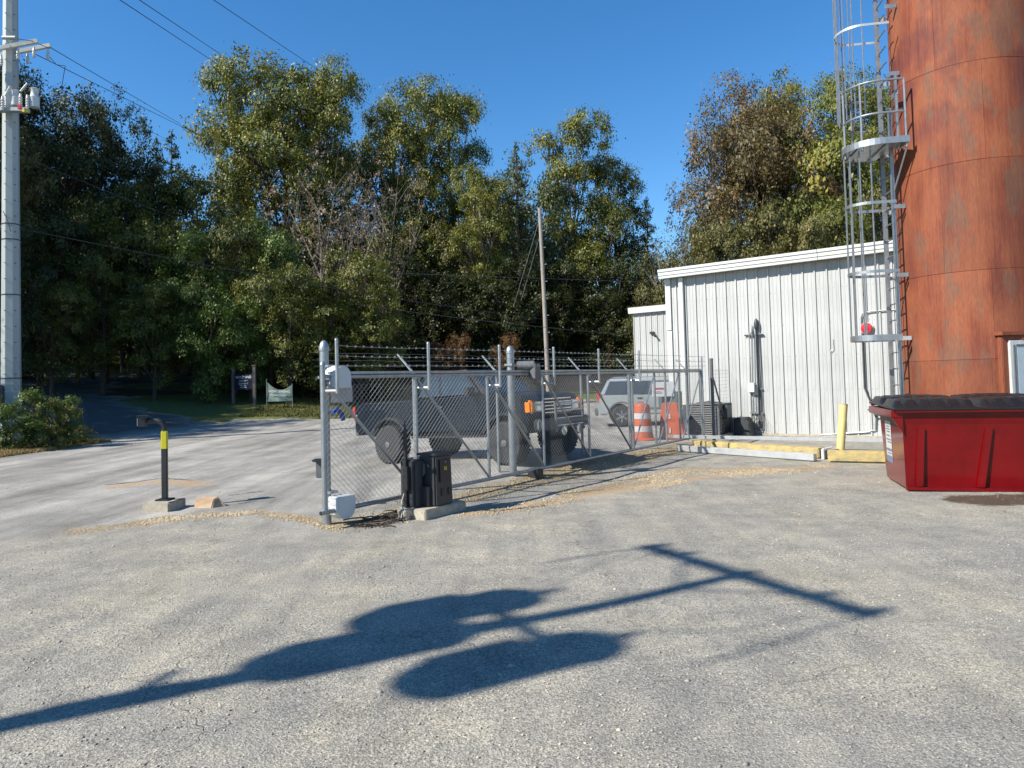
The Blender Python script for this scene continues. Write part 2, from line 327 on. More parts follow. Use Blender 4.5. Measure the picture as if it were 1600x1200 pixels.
    hsum = M('ADD', M('MULTIPLY', spk2, 0.8), M('MULTIPLY', spk, 0.6)); hsum = M('ADD', hsum, M('MULTIPLY', vb.outputs['Distance'], -0.35))
    hsum = M('ADD', hsum, M('MULTIPLY', M('MULTIPLY', v1.outputs['Distance'], gm), -1.2)); hsum = M('ADD', hsum, M('MULTIPLY', crf, -0.8))
    bp = n.new('ShaderNodeBump'); bp.inputs['Strength'].default_value = 0.75; bp.inputs['Distance'].default_value = 0.016
    l.new(hsum, bp.inputs['Height']); l.new(bp.outputs[0], b.inputs['Normal'])
    return m
GROUND = groundmat()

def scratch(m, dark, scale, thr):
    n = m.node_tree.nodes; l = m.node_tree.links; b = n['Principled BSDF']; src = b.inputs['Base Color'].links[0].from_socket
    tc = n.new('ShaderNodeTexCoord'); mp = n.new('ShaderNodeMapping'); mp.inputs['Scale'].default_value = (1, 1, 2.5); l.new(tc.outputs['Object'], mp.inputs[0])
    t = n.new('ShaderNodeTexNoise'); t.inputs['Scale'].default_value = scale; t.inputs['Detail'].default_value = 9; t.inputs['Roughness'].default_value = 0.78; l.new(mp.outputs[0], t.inputs[0])
    mr = n.new('ShaderNodeMapRange'); mr.inputs[1].default_value = thr; mr.inputs[2].default_value = thr + 0.03; l.new(t.outputs[0], mr.inputs[0])
    x = n.new('ShaderNodeMix'); x.data_type = 'RGBA'; l.new(mr.outputs[0], x.inputs[0]); l.new(src, x.inputs[6]); x.inputs[7].default_value = (*dark, 1); l.new(x.outputs[2], b.inputs['Base Color'])
scratch(REDG, (0.045, 0.018, 0.012), 5.0, 0.645)
scratch(YELLOWB, (0.20, 0.12, 0.06), 9.0, 0.64)
scratch(YELLOWC, (0.17, 0.16, 0.13), 6.0, 0.57)
# ------------------------------------------------------------------ mesh builder
class MB:
    def __init__(s): s.v = []; s.f = []
    def add(s, vs, fs):
        o = len(s.v); s.v += [tuple(v) for v in vs]; s.f += [tuple(i + o for i in f) for f in fs]; return s
    def box(s, c, size, rz=0, rot=None, taper=1.0):
        sx, sy, sz = (q / 2 for q in size); pts = []
        for z in (-sz, sz):
            k = taper if z > 0 else 1.0
            for x, y in ((-sx, -sy), (sx, -sy), (sx, sy), (-sx, sy)): pts.append(Vector((x * k, y * k, z)))
        M_ = rot if rot is not None else Matrix.Rotation(rz, 3, 'Z')
        c = Vector(c)
        return s.add([c + M_ @ p for p in pts], [(0, 3, 2, 1), (4, 5, 6, 7), (0, 1, 5, 4), (1, 2, 6, 5), (2, 3, 7, 6), (3, 0, 4, 7)])
    def cyl(s, p0, p1, r0, r1=None, n=8, caps=True):
        p0 = Vector(p0); p1 = Vector(p1); r1 = r0 if r1 is None else r1
        d = (p1 - p0); 
        if d.length < 1e-6: return s
        d.normalize(); a = Vector((0, 0, 1)) if abs(d.z) < 0.9 else Vector((1, 0, 0)); u = d.cross(a).normalized(); v = d.cross(u)
        pts = []
        for (p, r) in ((p0, r0), (p1, r1)):
            for i in range(n):
                t = 2 * math.pi * i / n; pts.append(p + u * (r * math.cos(t)) + v * (r * math.sin(t)))
        fs = [(i, (i + 1) % n, n + (i + 1) % n, n + i) for i in range(n)]
        if caps: fs += [tuple(range(n))[::-1], tuple(range(n, 2 * n))]
        return s.add(pts, fs)
    def tube(s, path, r, n=6, caps=True):
        path = [Vector(p) for p in path]; rr = r if isinstance(r, (list, tuple)) else [r] * len(path)
        pts = []; prev = None
        for i, p in enumerate(path):
            d = (path[min(i + 1, len(path) - 1)] - path[max(i - 1, 0)]).normalized()
            if prev is None:
                a = Vector((0, 0, 1)) if abs(d.z) < 0.9 else Vector((1, 0, 0)); u = d.cross(a).normalized()
            else: u = (prev - d * prev.dot(d)).normalized()
            prev = u; v = d.cross(u)
            for k in range(n):
                t = 2 * math.pi * k / n; pts.append(p + u * (rr[i] * math.cos(t)) + v * (rr[i] * math.sin(t)))
        fs = []
        for i in range(len(path) - 1):
            for k in range(n): fs.append((i * n + k, i * n + (k + 1) % n, (i + 1) * n + (k + 1) % n, (i + 1) * n + k))
        if caps: fs += [tuple(range(n))[::-1], tuple(range((len(path) - 1) * n, len(path) * n))]
        return s.add(pts, fs)
    def lathe(s, c, prof, n=16, axis=None):
        c = Vector(c); M_ = Matrix.Identity(3) if axis is None else Vector((0, 0, 1)).rotation_difference(Vector(axis).normalized()).to_matrix()
        pts = []
        for (r, z) in prof:
            for k in range(n):
                t = 2 * math.pi * k / n; pts.append(c + M_ @ Vector((r * math.cos(t), r * math.sin(t), z)))
        fs = []
        for i in range(len(prof) - 1):
            for k in range(n): fs.append((i * n + k, i * n + (k + 1) % n, (i + 1) * n + (k + 1) % n, (i + 1) * n + k))
        fs += [tuple(range(n))[::-1], tuple(range((len(prof) - 1) * n, len(prof) * n))]
        return s.add(pts, fs)
    def prism(s, poly, origin, ex, ey, ez, depth):
        """poly in the (ex, ey) plane, extruded along ez by depth"""
        o = Vector(origin); ex = Vector(ex); ey = Vector(ey); ez = Vector(ez); n = len(poly)
        pts = [o + ex * a + ey * b for a, b in poly] + [o + ex * a + ey * b + ez * depth for a, b in poly]
        return s.add(pts, [tuple(range(n))[::-1], tuple(range(n, 2 * n))] + [(i, (i + 1) % n, n + (i + 1) % n, n + i) for i in range(n)])
    def build(s, name, m, parent=None, smooth=False, bevel=0.0, world=True, loc=None):
        me = bpy.data.meshes.new(name)
        off = Vector((0, 0, 0))
        if parent is not None and world: off = root_loc(parent)
        elif parent is None and loc is not None: off = Vector(loc)
        me.from_pydata([(v[0] - off.x, v[1] - off.y, v[2] - off.z) for v in s.v], [], s.f)
        bm = bmesh.new(); bm.from_mesh(me)
        bmesh.ops.recalc_face_normals(bm, faces=bm.faces)
        if bevel: bmesh.ops.bevel(bm, geom=[e for e in bm.edges if len(e.link_faces) == 2 and e.calc_face_angle(0) > 0.5], offset=bevel, segments=2, affect='EDGES', clamp_overlap=True)
        bm.to_mesh(me); bm.free()
        if smooth:
            me.polygons.foreach_set('use_smooth', [True] * len(me.polygons))
            try: me.set_sharp_from_angle(angle=R(40))
            except Exception: pass
        me.materials.append(m)
        o = bpy.data.objects.new(name, me); COL.objects.link(o)
        if parent is not None: o.parent = parent
        elif loc is not None: o.location = loc
        return o
def root_loc(p):
    v = Vector((0, 0, 0))
    while p is not None: v += p.location; p = p.parent
    return v
def tag(o, label=None, cat=None, group=None, kind=None):
    if label: o['label'] = label
    if cat: o['category'] = cat
    if group: o['group'] = group
    if kind: o['kind'] = kind
    return o
def thing(name, loc, label, cat, group=None, rz=0):
    o = bpy.data.objects.new(name, None); COL.objects.link(o); o.location = loc; o.rotation_euler = (0, 0, rz)
    return tag(o, label, cat, group)
def inst(name, me, parent, loc=(0, 0, 0), rot=(0, 0, 0), sc=(1, 1, 1)):
    o = bpy.data.objects.new(name, me); COL.objects.link(o); o.parent = parent; o.location = loc; o.rotation_euler = rot; o.scale = sc
    return o
def copy_tree(o, parent=None):
    c = o.copy(); COL.objects.link(c); c.parent = parent
    for ch in list(o.children): copy_tree(ch, c)
    return c
def fastmesh(name, verts, faces_n, m, loops=None):
    """verts Nx3; quads or tris laid out consecutively (faces_n verts per face) unless loops given"""
    me = bpy.data.meshes.new(name); nv = len(verts)
    idx = np.arange(nv, dtype=np.int32) if loops is None else loops.astype(np.int32).ravel()
    nf = len(idx) // faces_n
    me.vertices.add(nv); me.vertices.foreach_set('co', verts.astype(np.float32).ravel())
    me.loops.add(len(idx)); me.loops.foreach_set('vertex_index', idx)
    me.polygons.add(nf); me.polygons.foreach_set('loop_start', np.arange(nf, dtype=np.int32) * faces_n)
    me.update(calc_edges=True); me.materials.append(m); return me

# ================================================================== GROUND
def axis(lo, hi, d, far_lo, far_hi):
    a = list(np.arange(lo, hi + 1e-6, d)); s = d; x = hi
    while x < far_hi: s *= 1.12; x += s; a.append(min(x, far_hi))
    s = d; x = lo; b = []
    while x > far_lo: s *= 1.12; x -= s; b.append(max(x, far_lo))
    return np.array(b[::-1] + a)
XS = axis(-15.0, 11.0, 0.13, -900, 900); YS = axis(1.6, 24.0, 0.13, -60, 1500)
XX, YY = np.meshgrid(XS, YS); ZZ = hfun(XX, YY)
far = np.hypot(XX, YY)
for i in range(XX.shape[0]):
    pass
def gpts(lst): return np.array([tuple(gnd(x, y))[:2] for x, y in lst])
fence_l = np.array([tuple(G(t, 0.1))[:2] for t in (-0.5, 2, 5, 8, 11.8)])
band = np.vstack([gpts([(225, 816), (300, 808), (400, 803), (470, 810)]), fence_l[1:] if False else np.vstack([[tuple(G(0.15, 0.0))[:2]], fence_l[1:]])])
d_band = pdist(XX, YY, band)
wband = np.where(XX < -2.3, 0.12, 0.20 + 0.035 * np.clip(YY - 9, 0, 9))
gravel = 0.85 * np.clip(1.2 - d_band / (wband * 1.5), 0, 1)
dirt_l = gpts([(735, 805), (830, 790), (930, 772), (1060, 752), (1180, 738), (1300, 728)])
d_dirt = pdist(XX, YY, dirt_l)
grav2 = gpts([(900, 772), (1000, 752), (1080, 735), (1240, 735)])
gravel = np.maximum(gravel, 0.64 * np.clip(1.15 - pdist(XX, YY, grav2) / 0.7, 0, 1))
gravel = np.maximum(gravel, 0.62 * np.clip(1.1 - pdist(XX, YY, gpts([(130, 830), (260, 812)])) / 0.7, 0, 1))
dirt = 0.60 * np.clip(1.15 - d_dirt / 0.34, 0, 1)
pot = gpts([(190, 758), (250, 752), (310, 756)])
dirt = np.maximum(dirt, 0.60 * np.clip(1.2 - pdist(XX, YY, pot) / 0.55, 0, 1))
YARD_L = np.vstack([gpts([(-700, 905), (0, 848), (160, 832), (250, 814), (400, 800)]), fence_l, [(4.9, 18.2), (4.7, 21.4), (9.3, 27.0), (14, 60)]])
roadpoly = np.vstack([YARD_L, [(-8, 60), (-6.5, 44), (-9.7, 35.6), (-13.9, 34.7), (-14.1, 24), (-13.7, 18.9), (-13.6, -60), (-30, -60)]])
isroad = inside(XX, YY, roadpoly) & (YY > 0)
dY = pdist(XX, YY, YARD_L)
dust = np.where(isroad, 0.5 + 0.5 * np.clip(dY / 0.6, 0, 1), 0.5 - 0.5 * np.clip(dY / 0.6, 0, 1))
dust = np.maximum(dust, 0.25)
st = np.array([(5.95, 9.2), (7.4, 9.0), (9, 8.9)])
stain = np.clip(1.2 - pdist(XX, YY, st) / 0.55, 0, 1)
stain = np.maximum(stain, 0.62 * np.clip(1.2 - pdist(XX, YY, np.array([(7.0, 9.6), (9, 9.4)])) / 0.5, 0, 1))
outer = ~inside(XX, YY, INNER); d_edge = pdist(XX, YY, EDGE)
SIDE = np.array([(-13.0, 29.3), (-17, 30.5), (-22, 34.5), (-27, 41), (-31, 50), (-31, 62), (-24, 80)])
d_side = pdist(XX, YY, SIDE); wside = np.interp(-XX, [14, 18, 26], [4.4, 3.2, 2.8])
isside = outer & (d_side < wside)
grass = np.where(outer, np.clip(0.5 + d_edge * 1.5, 0, 1), np.clip(0.5 - d_edge * 3.0, 0, 1))
litter = np.where(outer, np.clip((d_edge - np.where(YY > 44, 15, np.where(YY > 35, 9, 5))) / 2.0, 0, 1), 0)
grass = grass * (1 - litter * 0.85)
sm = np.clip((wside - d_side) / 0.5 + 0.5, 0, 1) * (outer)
grass = grass * (1 - sm); litter = litter * (1 - sm) + 0.0
lawn = np.clip(1.2 - np.hypot((XX + 37.5) / 6, (YY - 62) / 5), 0, 1)
grass = np.maximum(grass, lawn); litter = litter * (1 - lawn)
nearv = far < 60
for (j, i) in zip(*np.nonzero(nearv & outer)):
    ZZ[j, i] += 0.05 * noise.noise(Vector((XX[j, i] * 1.3, YY[j, i] * 1.3, 0)))
nx, ny = len(XS), len(YS)
cx = (XX[:-1, :-1] + XX[1:, 1:]) / 2; cyy = (YY[:-1, :-1] + YY[1:, 1:]) / 2
o_c = ~inside(cx, cyy, INNER); r_c = inside(cx, cyy, roadpoly) & (cyy > 0) & ~o_c
s_c = o_c & (pdist(cx, cyy, SIDE) < np.interp(-cx, [14, 18, 26], [4.4, 3.2, 2.8]))
idx = np.arange(nx * ny).reshape(ny, nx)
quads = np.stack([idx[:-1, :-1], idx[:-1, 1:], idx[1:, 1:], idx[1:, :-1]], -1)
allv = np.stack([XX, YY, ZZ], -1).reshape(-1, 3)
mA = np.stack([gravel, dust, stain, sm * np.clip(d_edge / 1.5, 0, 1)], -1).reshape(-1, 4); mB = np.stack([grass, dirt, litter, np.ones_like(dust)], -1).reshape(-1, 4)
for nm, sel in (('yard_ground', ~o_c & ~r_c), ('road', r_c), ('side_road', s_c), ('hillside', o_c & ~s_c)):
    q = quads[sel]; used, inv = np.unique(q.ravel(), return_inverse=True)
    me = fastmesh(nm, allv[used], 4, GROUND, inv)
    me.polygons.foreach_set('use_smooth', [True] * len(me.polygons))
    for an, arr in (('maskA', mA), ('maskB', mB)):
        ca = me.color_attributes.new(an, 'FLOAT_COLOR', 'POINT'); ca.data.foreach_set('color', arr[used].astype(np.float32).ravel())
    o = bpy.data.objects.new(nm, me); COL.objects.link(o); o['kind'] = 'structure'

def rocks(name, pos, size, m, label_kind='stuff'):
    base = np.array([(1, 0, 0), (-1, 0, 0), (0, 1, 0), (0, -1, 0), (0, 0, 1), (0, 0, -1)], float)
    tri = np.array([(0, 2, 4), (2, 1, 4), (1, 3, 4), (3, 0, 4), (2, 0, 5), (1, 2, 5), (3, 1, 5), (0, 3, 5)])
    N = len(pos); v = base[None] * (0.6 + 0.7 * RNG.rand(N, 6, 1)); v[:, :, 2] *= 0.7
    a = RNG.rand(N) * 6.28; ca, sa = np.cos(a)[:, None], np.sin(a)[:, None]
    x = v[:, :, 0] * ca - v[:, :, 1] * sa; y = v[:, :, 0] * sa + v[:, :, 1] * ca
    v = np.stack([x * 1.2, y, v[:, :, 2]], -1) * size[:, None, None] + pos[:, None, :]
    loops = (tri[None] + (np.arange(N) * 6)[:, None, None]).reshape(-1)
    me = fastmesh(name, v.reshape(-1, 3), 3, m, loops)
    o = bpy.data.objects.new(name, me); COL.objects.link(o); return o
# loose stones on the asphalt
N = 26000
yy = 1.8 + 13 * RNG.rand(N) ** 1.2; xx = (RNG.rand(N) - 0.5) * 1.65 * yy
sz = 0.0028 + 0.0075 * RNG.rand(N) ** 5
pos = np.stack([xx, yy, hfun(xx, yy) + sz * 0.3], -1)
big_ = RNG.rand(N) < 0.006; sz = np.where(big_, 0.010 + 0.010 * RNG.rand(N), sz)
tag(rocks('loose_stones', pos, sz, STONE_M), 'small loose stones scattered over the grey asphalt yard', 'gravel', kind='stuff')
N = 26000
tt = RNG.rand(N); seg = np.concatenate([band[:-1], dirt_l[:-1], grav2[:-1]]); sege = np.concatenate([band[1:], dirt_l[1:], grav2[1:]])
k = RNG.randint(0, len(seg), N); P = seg[k] + (sege[k] - seg[k]) * tt[:, None] + RNG.randn(N, 2) * np.where((k < 4)[:, None], 0.10, np.where((k < 8)[:, None], 0.17, np.where((k < 13)[:, None], 0.16, 0.30)))
keep = np.array([noise.noise(Vector((p[0] * 1.1, p[1] * 1.1, 3))) > -0.12 for p in P]) ; P = P[keep]
sz = 0.004 + 0.013 * RNG.rand(len(P)) ** 6
pos = np.stack([P[:, 0], P[:, 1], hfun(P[:, 0], P[:, 1]) + sz * 0.25], -1)
tag(rocks('gravel_strip', pos, sz, GRAVEL_M), 'cream gravel strewn along the foot of the sliding gate', 'gravel', kind='stuff')

# broken asphalt edges and patches in the road, plus one painted keypad shadow
def crack(pts, wd, seed):
    random.seed(seed); up = []; lo = []
    P_ = [gnd(x, y) for x, y in pts]; L = []
    for a, b_ in zip(P_[:-1], P_[1:]):
        for i in range(10): L.append(a.lerp(b_, i / 10))
    L.append(P_[-1]); mb = MB(); n_ = len(L)
    for i, p in enumerate(L):
        t = i / (n_ - 1); w_ = wd * (0.3 + random.random()) * math.sin(math.pi * min(max(t, .03), .97)) ** 0.5
        j = Vector((random.uniform(-.015, .015), random.uniform(-.03, .03), 0))
        z = hz(p.x, p.y)
        up.append((p.x + j.x, p.y + j.y + w_, z + 0.002)); lo.append((p.x + j.x, p.y + j.y - w_ * 0.4, z + 0.005))
        
    for i in range(n_ - 1): mb.add([lo[i], lo[i + 1], up[i + 1], up[i]], [(0, 1, 2, 3)])
    return mb
CRK_SHADOW = mat('crack_and_shadow_dark', (0.045, 0.042, 0.038), 0.95, 0, 0.3, 20)
for pts, wd, s_, lb in (([(160, 757), (215, 752), (250, 747), (300, 750)], 0.10, 1, 'long dark broken edge of the pothole behind the keypad post'),
                        ([(356, 777), (385, 773), (412, 770)], 0.05, 2, 'short dark pothole left of the gate in the dusty road'),
                        ([(372, 790), (400, 786)], 0.05, 3, 'small dark painted shadow of the keypad head beside the tan block'),  # dark sheet painting the keypad head's cast shadow, no hole here
                        ([(440, 741), (500, 727)], 0.03, 4, 'thin crack in the road just left of the gate end post'),
                        ([(120, 688), (200, 686), (300, 680), (390, 674)], 0.11, 5, 'long black crack across the mouth of the shaded side road')):
    mb = crack(pts, wd, s_); o = mb.build('crack_and_shadow', CRK_SHADOW); tag(o, lb, 'crack')

# ================================================================== BUILDING
WA = Vector((4.71, 21.4, 0)); WB_ = Vector((8.67, 18.23, 0)); WD = (WB_ - WA).normalized(); WN = Vector((WD.y, -WD.x, 0))
if WN.y > 0: WN = -WN
WROT = math.atan2(WD.y, WD.x)
def wall_s(px):
    """distance along the wall seen at pixel column px (at eye level)"""
    k = ray(px, horizon(px)); kx = k.x / k.y
    # WA.x + s WD.x = kx (WA.y + s WD.y)
    return (kx * WA.y - WA.x) / (WD.x - kx * WD.y)
def W(s, off=0.0, z=0.0): return WA + WD * s + WN * off + Vector((0, 0, z))
PW = 0.305
def panel_mesh(width, height, name):
    prof = [(0, 0), (0.010, 0.038), (0.044, 0.038), (0.056, 0), (0.125, 0), (0.131, 0.006), (0.147, 0.006), (0.153, 0), (0.218, 0), (0.224, 0.006), (0.240, 0.006), (0.246, 0), (width - 0.003, 0)]
    v = []; f_ = []
    for (x, y) in prof: v += [(x, -y, 0), (x, -y, height)]
    v += [(width - 0.003, 0.02, 0), (width - 0.003, 0.02, height), (0, 0.02, 0), (0, 0.02, height)]
    n_ = len(v) // 2
    for i in range(n_): j = (i + 1) % n_; f_.append((2 * i, 2 * j, 2 * j + 1, 2 * i + 1))
    f_.append(tuple(2 * i for i in range(n_))[::-1]); f_.append(tuple(2 * i + 1 for i in range(n_)))
    me = bpy.data.meshes.new(name); me.from_pydata(v, [], f_)
    bm = bmesh.new(); bm.from_mesh(me); bmesh.ops.recalc_face_normals(bm, faces=bm.faces); bm.to_mesh(me); bm.free()
    me.materials.append(WHITEB); return me
WH = 4.72
bld = thing('metal_building', (WA.x, WA.y, 0), 'large white ribbed metal building with gutter beside the rusty silo', 'building', rz=WROT)
NP = 30
pm = panel_mesh(PW, WH, 'wall_panel')
for i in range(NP): inst('wall_panel', pm, bld, (i * PW, 0, 0.06))
sidep = 26
for i in range(sidep):   # side wall running away from the corner
    inst('wall_panel', pm, bld, (0, (i + 1) * PW, 0.06), (0, 0, -math.pi / 2))
L = NP * PW
mb = MB(); mb.box((L / 2, 4.2, 2.36), (L - 0.1, 8.2, 4.7)); mb.build('inner_wall', GREYP, bld, world=False)
mb = MB(); mb.prism([(-0.25, 4.72), (8.6, 5.4), (8.6, 5.46), (-0.25, 4.84)], (-0.06, 0, 0), (0, 1, 0), (0, 0, 1), (1, 0, 0), L + 0.2); mb.build('roof', WHITEP, bld, world=False)
# box gutter with a stepped profile, in lengths
gp = [(-0.02, 4.64), (-0.31, 4.615), (-0.32, 4.70), (-0.34, 4.70), (-0.34, 4.80), (-0.37, 4.81), (-0.37, 4.885), (-0.02, 4.90)]
segs = [(-0.08, wall_s(1290)), (wall_s(1290) + 0.012, L + 0.1)]
for a, b_ in segs:
    mb = MB(); mb.prism(gp, (a, 0, 0), (0, 1, 0), (0, 0, 1), (1, 0, 0), b_ - a); mb.build('gutter', GUTTER, bld, world=False, bevel=0.004)
# downspouts
s_ = wall_s(1071); mb = MB(); mb.box((s_, -0.085, 2.36), (0.13, 0.10, 4.5)); mb.build('downspout', GUTTER, bld, world=False, bevel=0.01)
s_ = 0.06; mb = MB(); mb.box((s_ + .02, -0.045, 3.87), (0.17, 0.03, 1.6)); mb.box((s_ + .04, -0.04, 1.56), (0.14, 0.02, 2.98)); mb.build('corner_trim', GUTTER, bld, world=False, bevel=0.006)
mb = MB(); mb.box((L / 2, -0.02, 0.03), (L, 0.06, 0.06)); mb.build('base_strip', CONC, bld, world=False)
# screws
mb = MB()
for zz in (0.35, 1.25, 2.15, 3.0, 3.9):
    for i in range(NP):
        for q in (0.08, 0.19): mb.cyl((i * PW + q, -0.001, zz), (i * PW + q, -0.012, zz), 0.008, n=5)
tag(mb.build('wall_screws', GALV, bld, world=False), kind='stuff')

# lower building further back
LB = Vector((5.85, 33.9, 0))
lbl = thing('low_building', tuple(LB), 'farther white ribbed metal building at the left of the large one', 'building', rz=WROT)
pm2 = panel_mesh(PW, 4.78, 'wall_panel')
for i in range(18): inst('wall_panel', pm2, lbl, (i * PW, 0, 0.05))
mb = MB(); mb.box((3.2, 3.1, 2.4), (6.3, 6.0, 4.7)); mb.build('inner_wall', WHITEB, lbl, world=False)
mb = MB(); mb.prism([(-0.02, 4.72), (-0.2, 4.72), (-0.24, 5.0), (6.4, 5.35), (6.4, 5.2), (-0.02, 4.9)], (-0.15, 0, 0), (0, 1, 0), (0, 0, 1), (1, 0, 0), 6.6); mb.build('roof', GUTTER, lbl, world=False)
mb = MB(); mb.box((1.0, -0.06, 3.75), (0.20, 0.12, 0.10)); mb.cyl((1.1, -0.10, 3.72), (1.25, -0.25, 3.55), 0.045); mb.build('wall_lamp', BLACK, lbl, world=False)

# wall conduits and insulator rack
s0 = wall_s(1183)
cd = thing('conduit_cluster', tuple(W(s0)), 'cluster of dark conduits and cables clamped to the white wall above a small grey box', 'conduit')
zt = 3.05
mb = MB()
for q in (-0.17, -0.09, 0.02): mb.tube([W(s0 + q, 0.08, 0.25), W(s0 + q, 0.08, 1.6), W(s0 + q + (0.02 if q < 0 else 0), 0.08, zt - 0.35), W(s0 + q, 0.08, zt - 0.1)], 0.014, 6)
mb.build('conduit', GALV, cd)
mb = MB(); mb.tube([W(s0 + 0.06, 0.10, 0.2), W(s0 + 0.07, 0.11, 1.0), W(s0 + 0.055, 0.10, 2.0), W(s0 + 0.06, 0.10, 2.95)], 0.021, 8)
mb.tube([W(s0 + 0.12, 0.08, 0.2), W(s0 + 0.12, 0.08, 1.4), W(s0 + 0.10, 0.08, 2.8)], 0.012, 6); mb.build('cable', BLACK, cd)
mb = MB(); mb.lathe(W(s0 + 0.06, 0.10, 2.92), [(0.03, 0), (0.055, 0.03), (0.065, 0.16), (0.045, 0.26), (0.015, 0.31)], 10); mb.build('weatherhead', DARKST, cd, smooth=True)
for z in (2.78, 1.28, 0.62):
    mb = MB(); mb.box(W(s0 - 0.03, 0.06, z), (0.52 if z > 2 else 0.36, 0.05, 0.035), WROT); mb.build('clamp_bar', DARKST if z > 2 else GALV, cd)
mb = MB(); mb.cyl(W(s0 - 0.10, 0.08, zt - 0.2), W(s0 - 0.10, 0.08, zt + 0.05), 0.035, 0.012); mb.build('insulator', PORC, cd)
mb = MB(); mb.box(W(s0 - 0.13, 0.11, 1.32), (0.19, 0.12, 0.26), WROT); mb.build('meter_box', WHITEP, cd, bevel=0.01)
mb = MB(); mb.box(W(s0 + 0.0, 0.10, 1.22), (0.14, 0.1, 0.24), WROT); mb.build('junction_box', DARKST, cd, bevel=0.008)
mb = MB()
for q in range(5): mb.tube([W(s0 + 0.05 + 0.02 * q, 0.09, 0.62), W(s0 - 0.05 + 0.05 * q, 0.16, 0.4), W(s0 - 0.12 + 0.06 * q, 0.15, 0.22), W(s0 + 0.1, 0.12, 0.12)], 0.008, 5)
mb.build('loose_wire', BLACK, cd)

# alarm bell with its conduit on the wall
sb = wall_s(1358); zb = atY(1358, 513, (W(sb)).y).z
al = thing('alarm_bell', tuple(W(sb, 0, zb)), 'round red alarm bell on the white wall behind the ladder cage', 'alarm bell')
mb = MB(); mb.lathe(W(sb, 0.07, zb), [(0.135, 0), (0.14, 0.02), (0.125, 0.05), (0.05, 0.065), (0.045, 0.08), (0.01, 0.085)], 24, WN); mb.build('gong', REDL, al, smooth=True)
mb = MB(); mb.lathe(W(sb, 0.04, zb), [(0.155, 0), (0.155, 0.025)], 20, WN); mb.build('back_plate', WHITEP, al)
mb = MB(); mb.tube([W(sb + 0.75, 0.05, zb + 0.42), W(sb + 0.1, 0.05, zb + 0.42), W(sb - 0.08, 0.05, zb + 0.38), W(sb - 0.12, 0.05, zb + 0.28), W(sb - 0.12, 0.05, zb - 1.5), W(sb + 0.05, 0.05, zb - 2.0), W(sb + 0.12, 0.05, 0.5), W(sb + 0.1, 0.05, 0.22), W(sb - 0.1, 0.05, 0.16), W(sb - 1.2, 0.05, 0.06)], 0.017, 6); mb.build('conduit', GALV, al)
mb = MB(); mb.tube([W(sb - 0.095, 0.07, zb - 0.25), W(sb - 0.095, 0.07, zb - 1.5), W(sb + 0.08, 0.07, zb - 2.0), W(sb + 0.14, 0.07, 0.52)], 0.014, 6)
mb.box(W(sb + 0.22, 0.06, 0.72), (0.55, 0.05, 0.03), WROT); mb.tube([W(sb + 0.08, 0.09, 0.7), W(sb + 0.10, 0.12, 0.6), W(sb + 0.28, 0.12, 0.58), W(sb + 0.42, 0.1, 0.62)], 0.022, 6); mb.build('cable', BLACK, al)
hk = MB(); sh = wall_s(1302); hk.tube([W(sh + .03, .03, 2.55), W(sh + .03, .05, 2.3), W(sh - .04, .06, 2.24), W(sh - .06, .05, 2.28)], 0.010, 5)
tag(hk.build('wall_hook', GALV), 'small bent wire hook on the white wall left of the ladder cage', 'hook')

# ================================================================== SILO
TC = Vector((8.05, 12.30, 0)); TR = 1.13
silo = thing('silo', tuple(TC), 'tall round steel silo with rusty orange paint and a pale door', 'silo')
seams = [0.0, 0.32, 1.84, 3.27, 5.05, 6.66, 8.3, 9.9]
random.seed(5)
def plate_mesh(h, a0, a1, r):
    n_ = 14; v = []; f_ = []
    for i in range(n_ + 1):
        a = a0 + (a1 - a0) * i / n_
        for (rr, z) in ((r - 0.007, 0.0), (r, 0.003), (r, h - 0.003), (r - 0.007, h), (r - 0.03, h), (r - 0.03, 0)): v.append((rr * math.cos(a), rr * math.sin(a), z))
    for i in range(n_):
        for k in range(6): f_.append((i * 6 + k, (i + 1) * 6 + k, (i + 1) * 6 + (k + 1) % 6, i * 6 + (k + 1) % 6))
    f_ += [tuple(range(6)), tuple(range(n_ * 6, n_ * 6 + 6))[::-1]]
    return v, f_
def az_of(px, Y=11.3):
    # azimuth on the silo of the point seen at px
    d = ray(px, 300); d = Vector((d.x, d.y)).normalized(); c = Vector((TC.x, TC.y)); b = d.dot(c); disc = b * b - c.dot(c) + TR * TR
    p = d * (b - math.sqrt(disc)) - c; return math.atan2(p.y, p.x)
a_v1 = az_of(1543); a_v2 = az_of(1536)
for i in range(len(seams) - 1):
    a0 = a_v1 if i % 2 == 0 else a_v2 + 0.0
    if i == 5: a0 = a_v1 + 1.0
    if i == 3: a0 = az_of(1470)
    for k in range(4):
        g_ = 0.0010; v, f_ = plate_mesh(seams[i + 1] - seams[i] - 0.002, a0 + k * math.pi / 2 + g_, a0 + (k + 1) * math.pi / 2 - g_, TR + random.uniform(-0.003, 0.003))
        mb = MB(); mb.add([(x, y, z + seams[i]) for x, y, z in v], f_)
        mb.build('steel_plate', RUST, silo, smooth=True, world=False)
mb = MB(); mb.lathe((0, 0, 0), [(TR - 0.012, 0), (TR - 0.012, 9.9)], 48); mb.build('inner_shell', RUST, silo, world=False)
mb = MB(); mb.lathe((0, 0, 9.9), [(TR + 0.04, 0), (TR + 0.04, 0.06), (0.9, 0.35), (0.3, 0.6), (0.02, 0.65)], 40); mb.build('roof', RUST, silo, world=False, smooth=True)
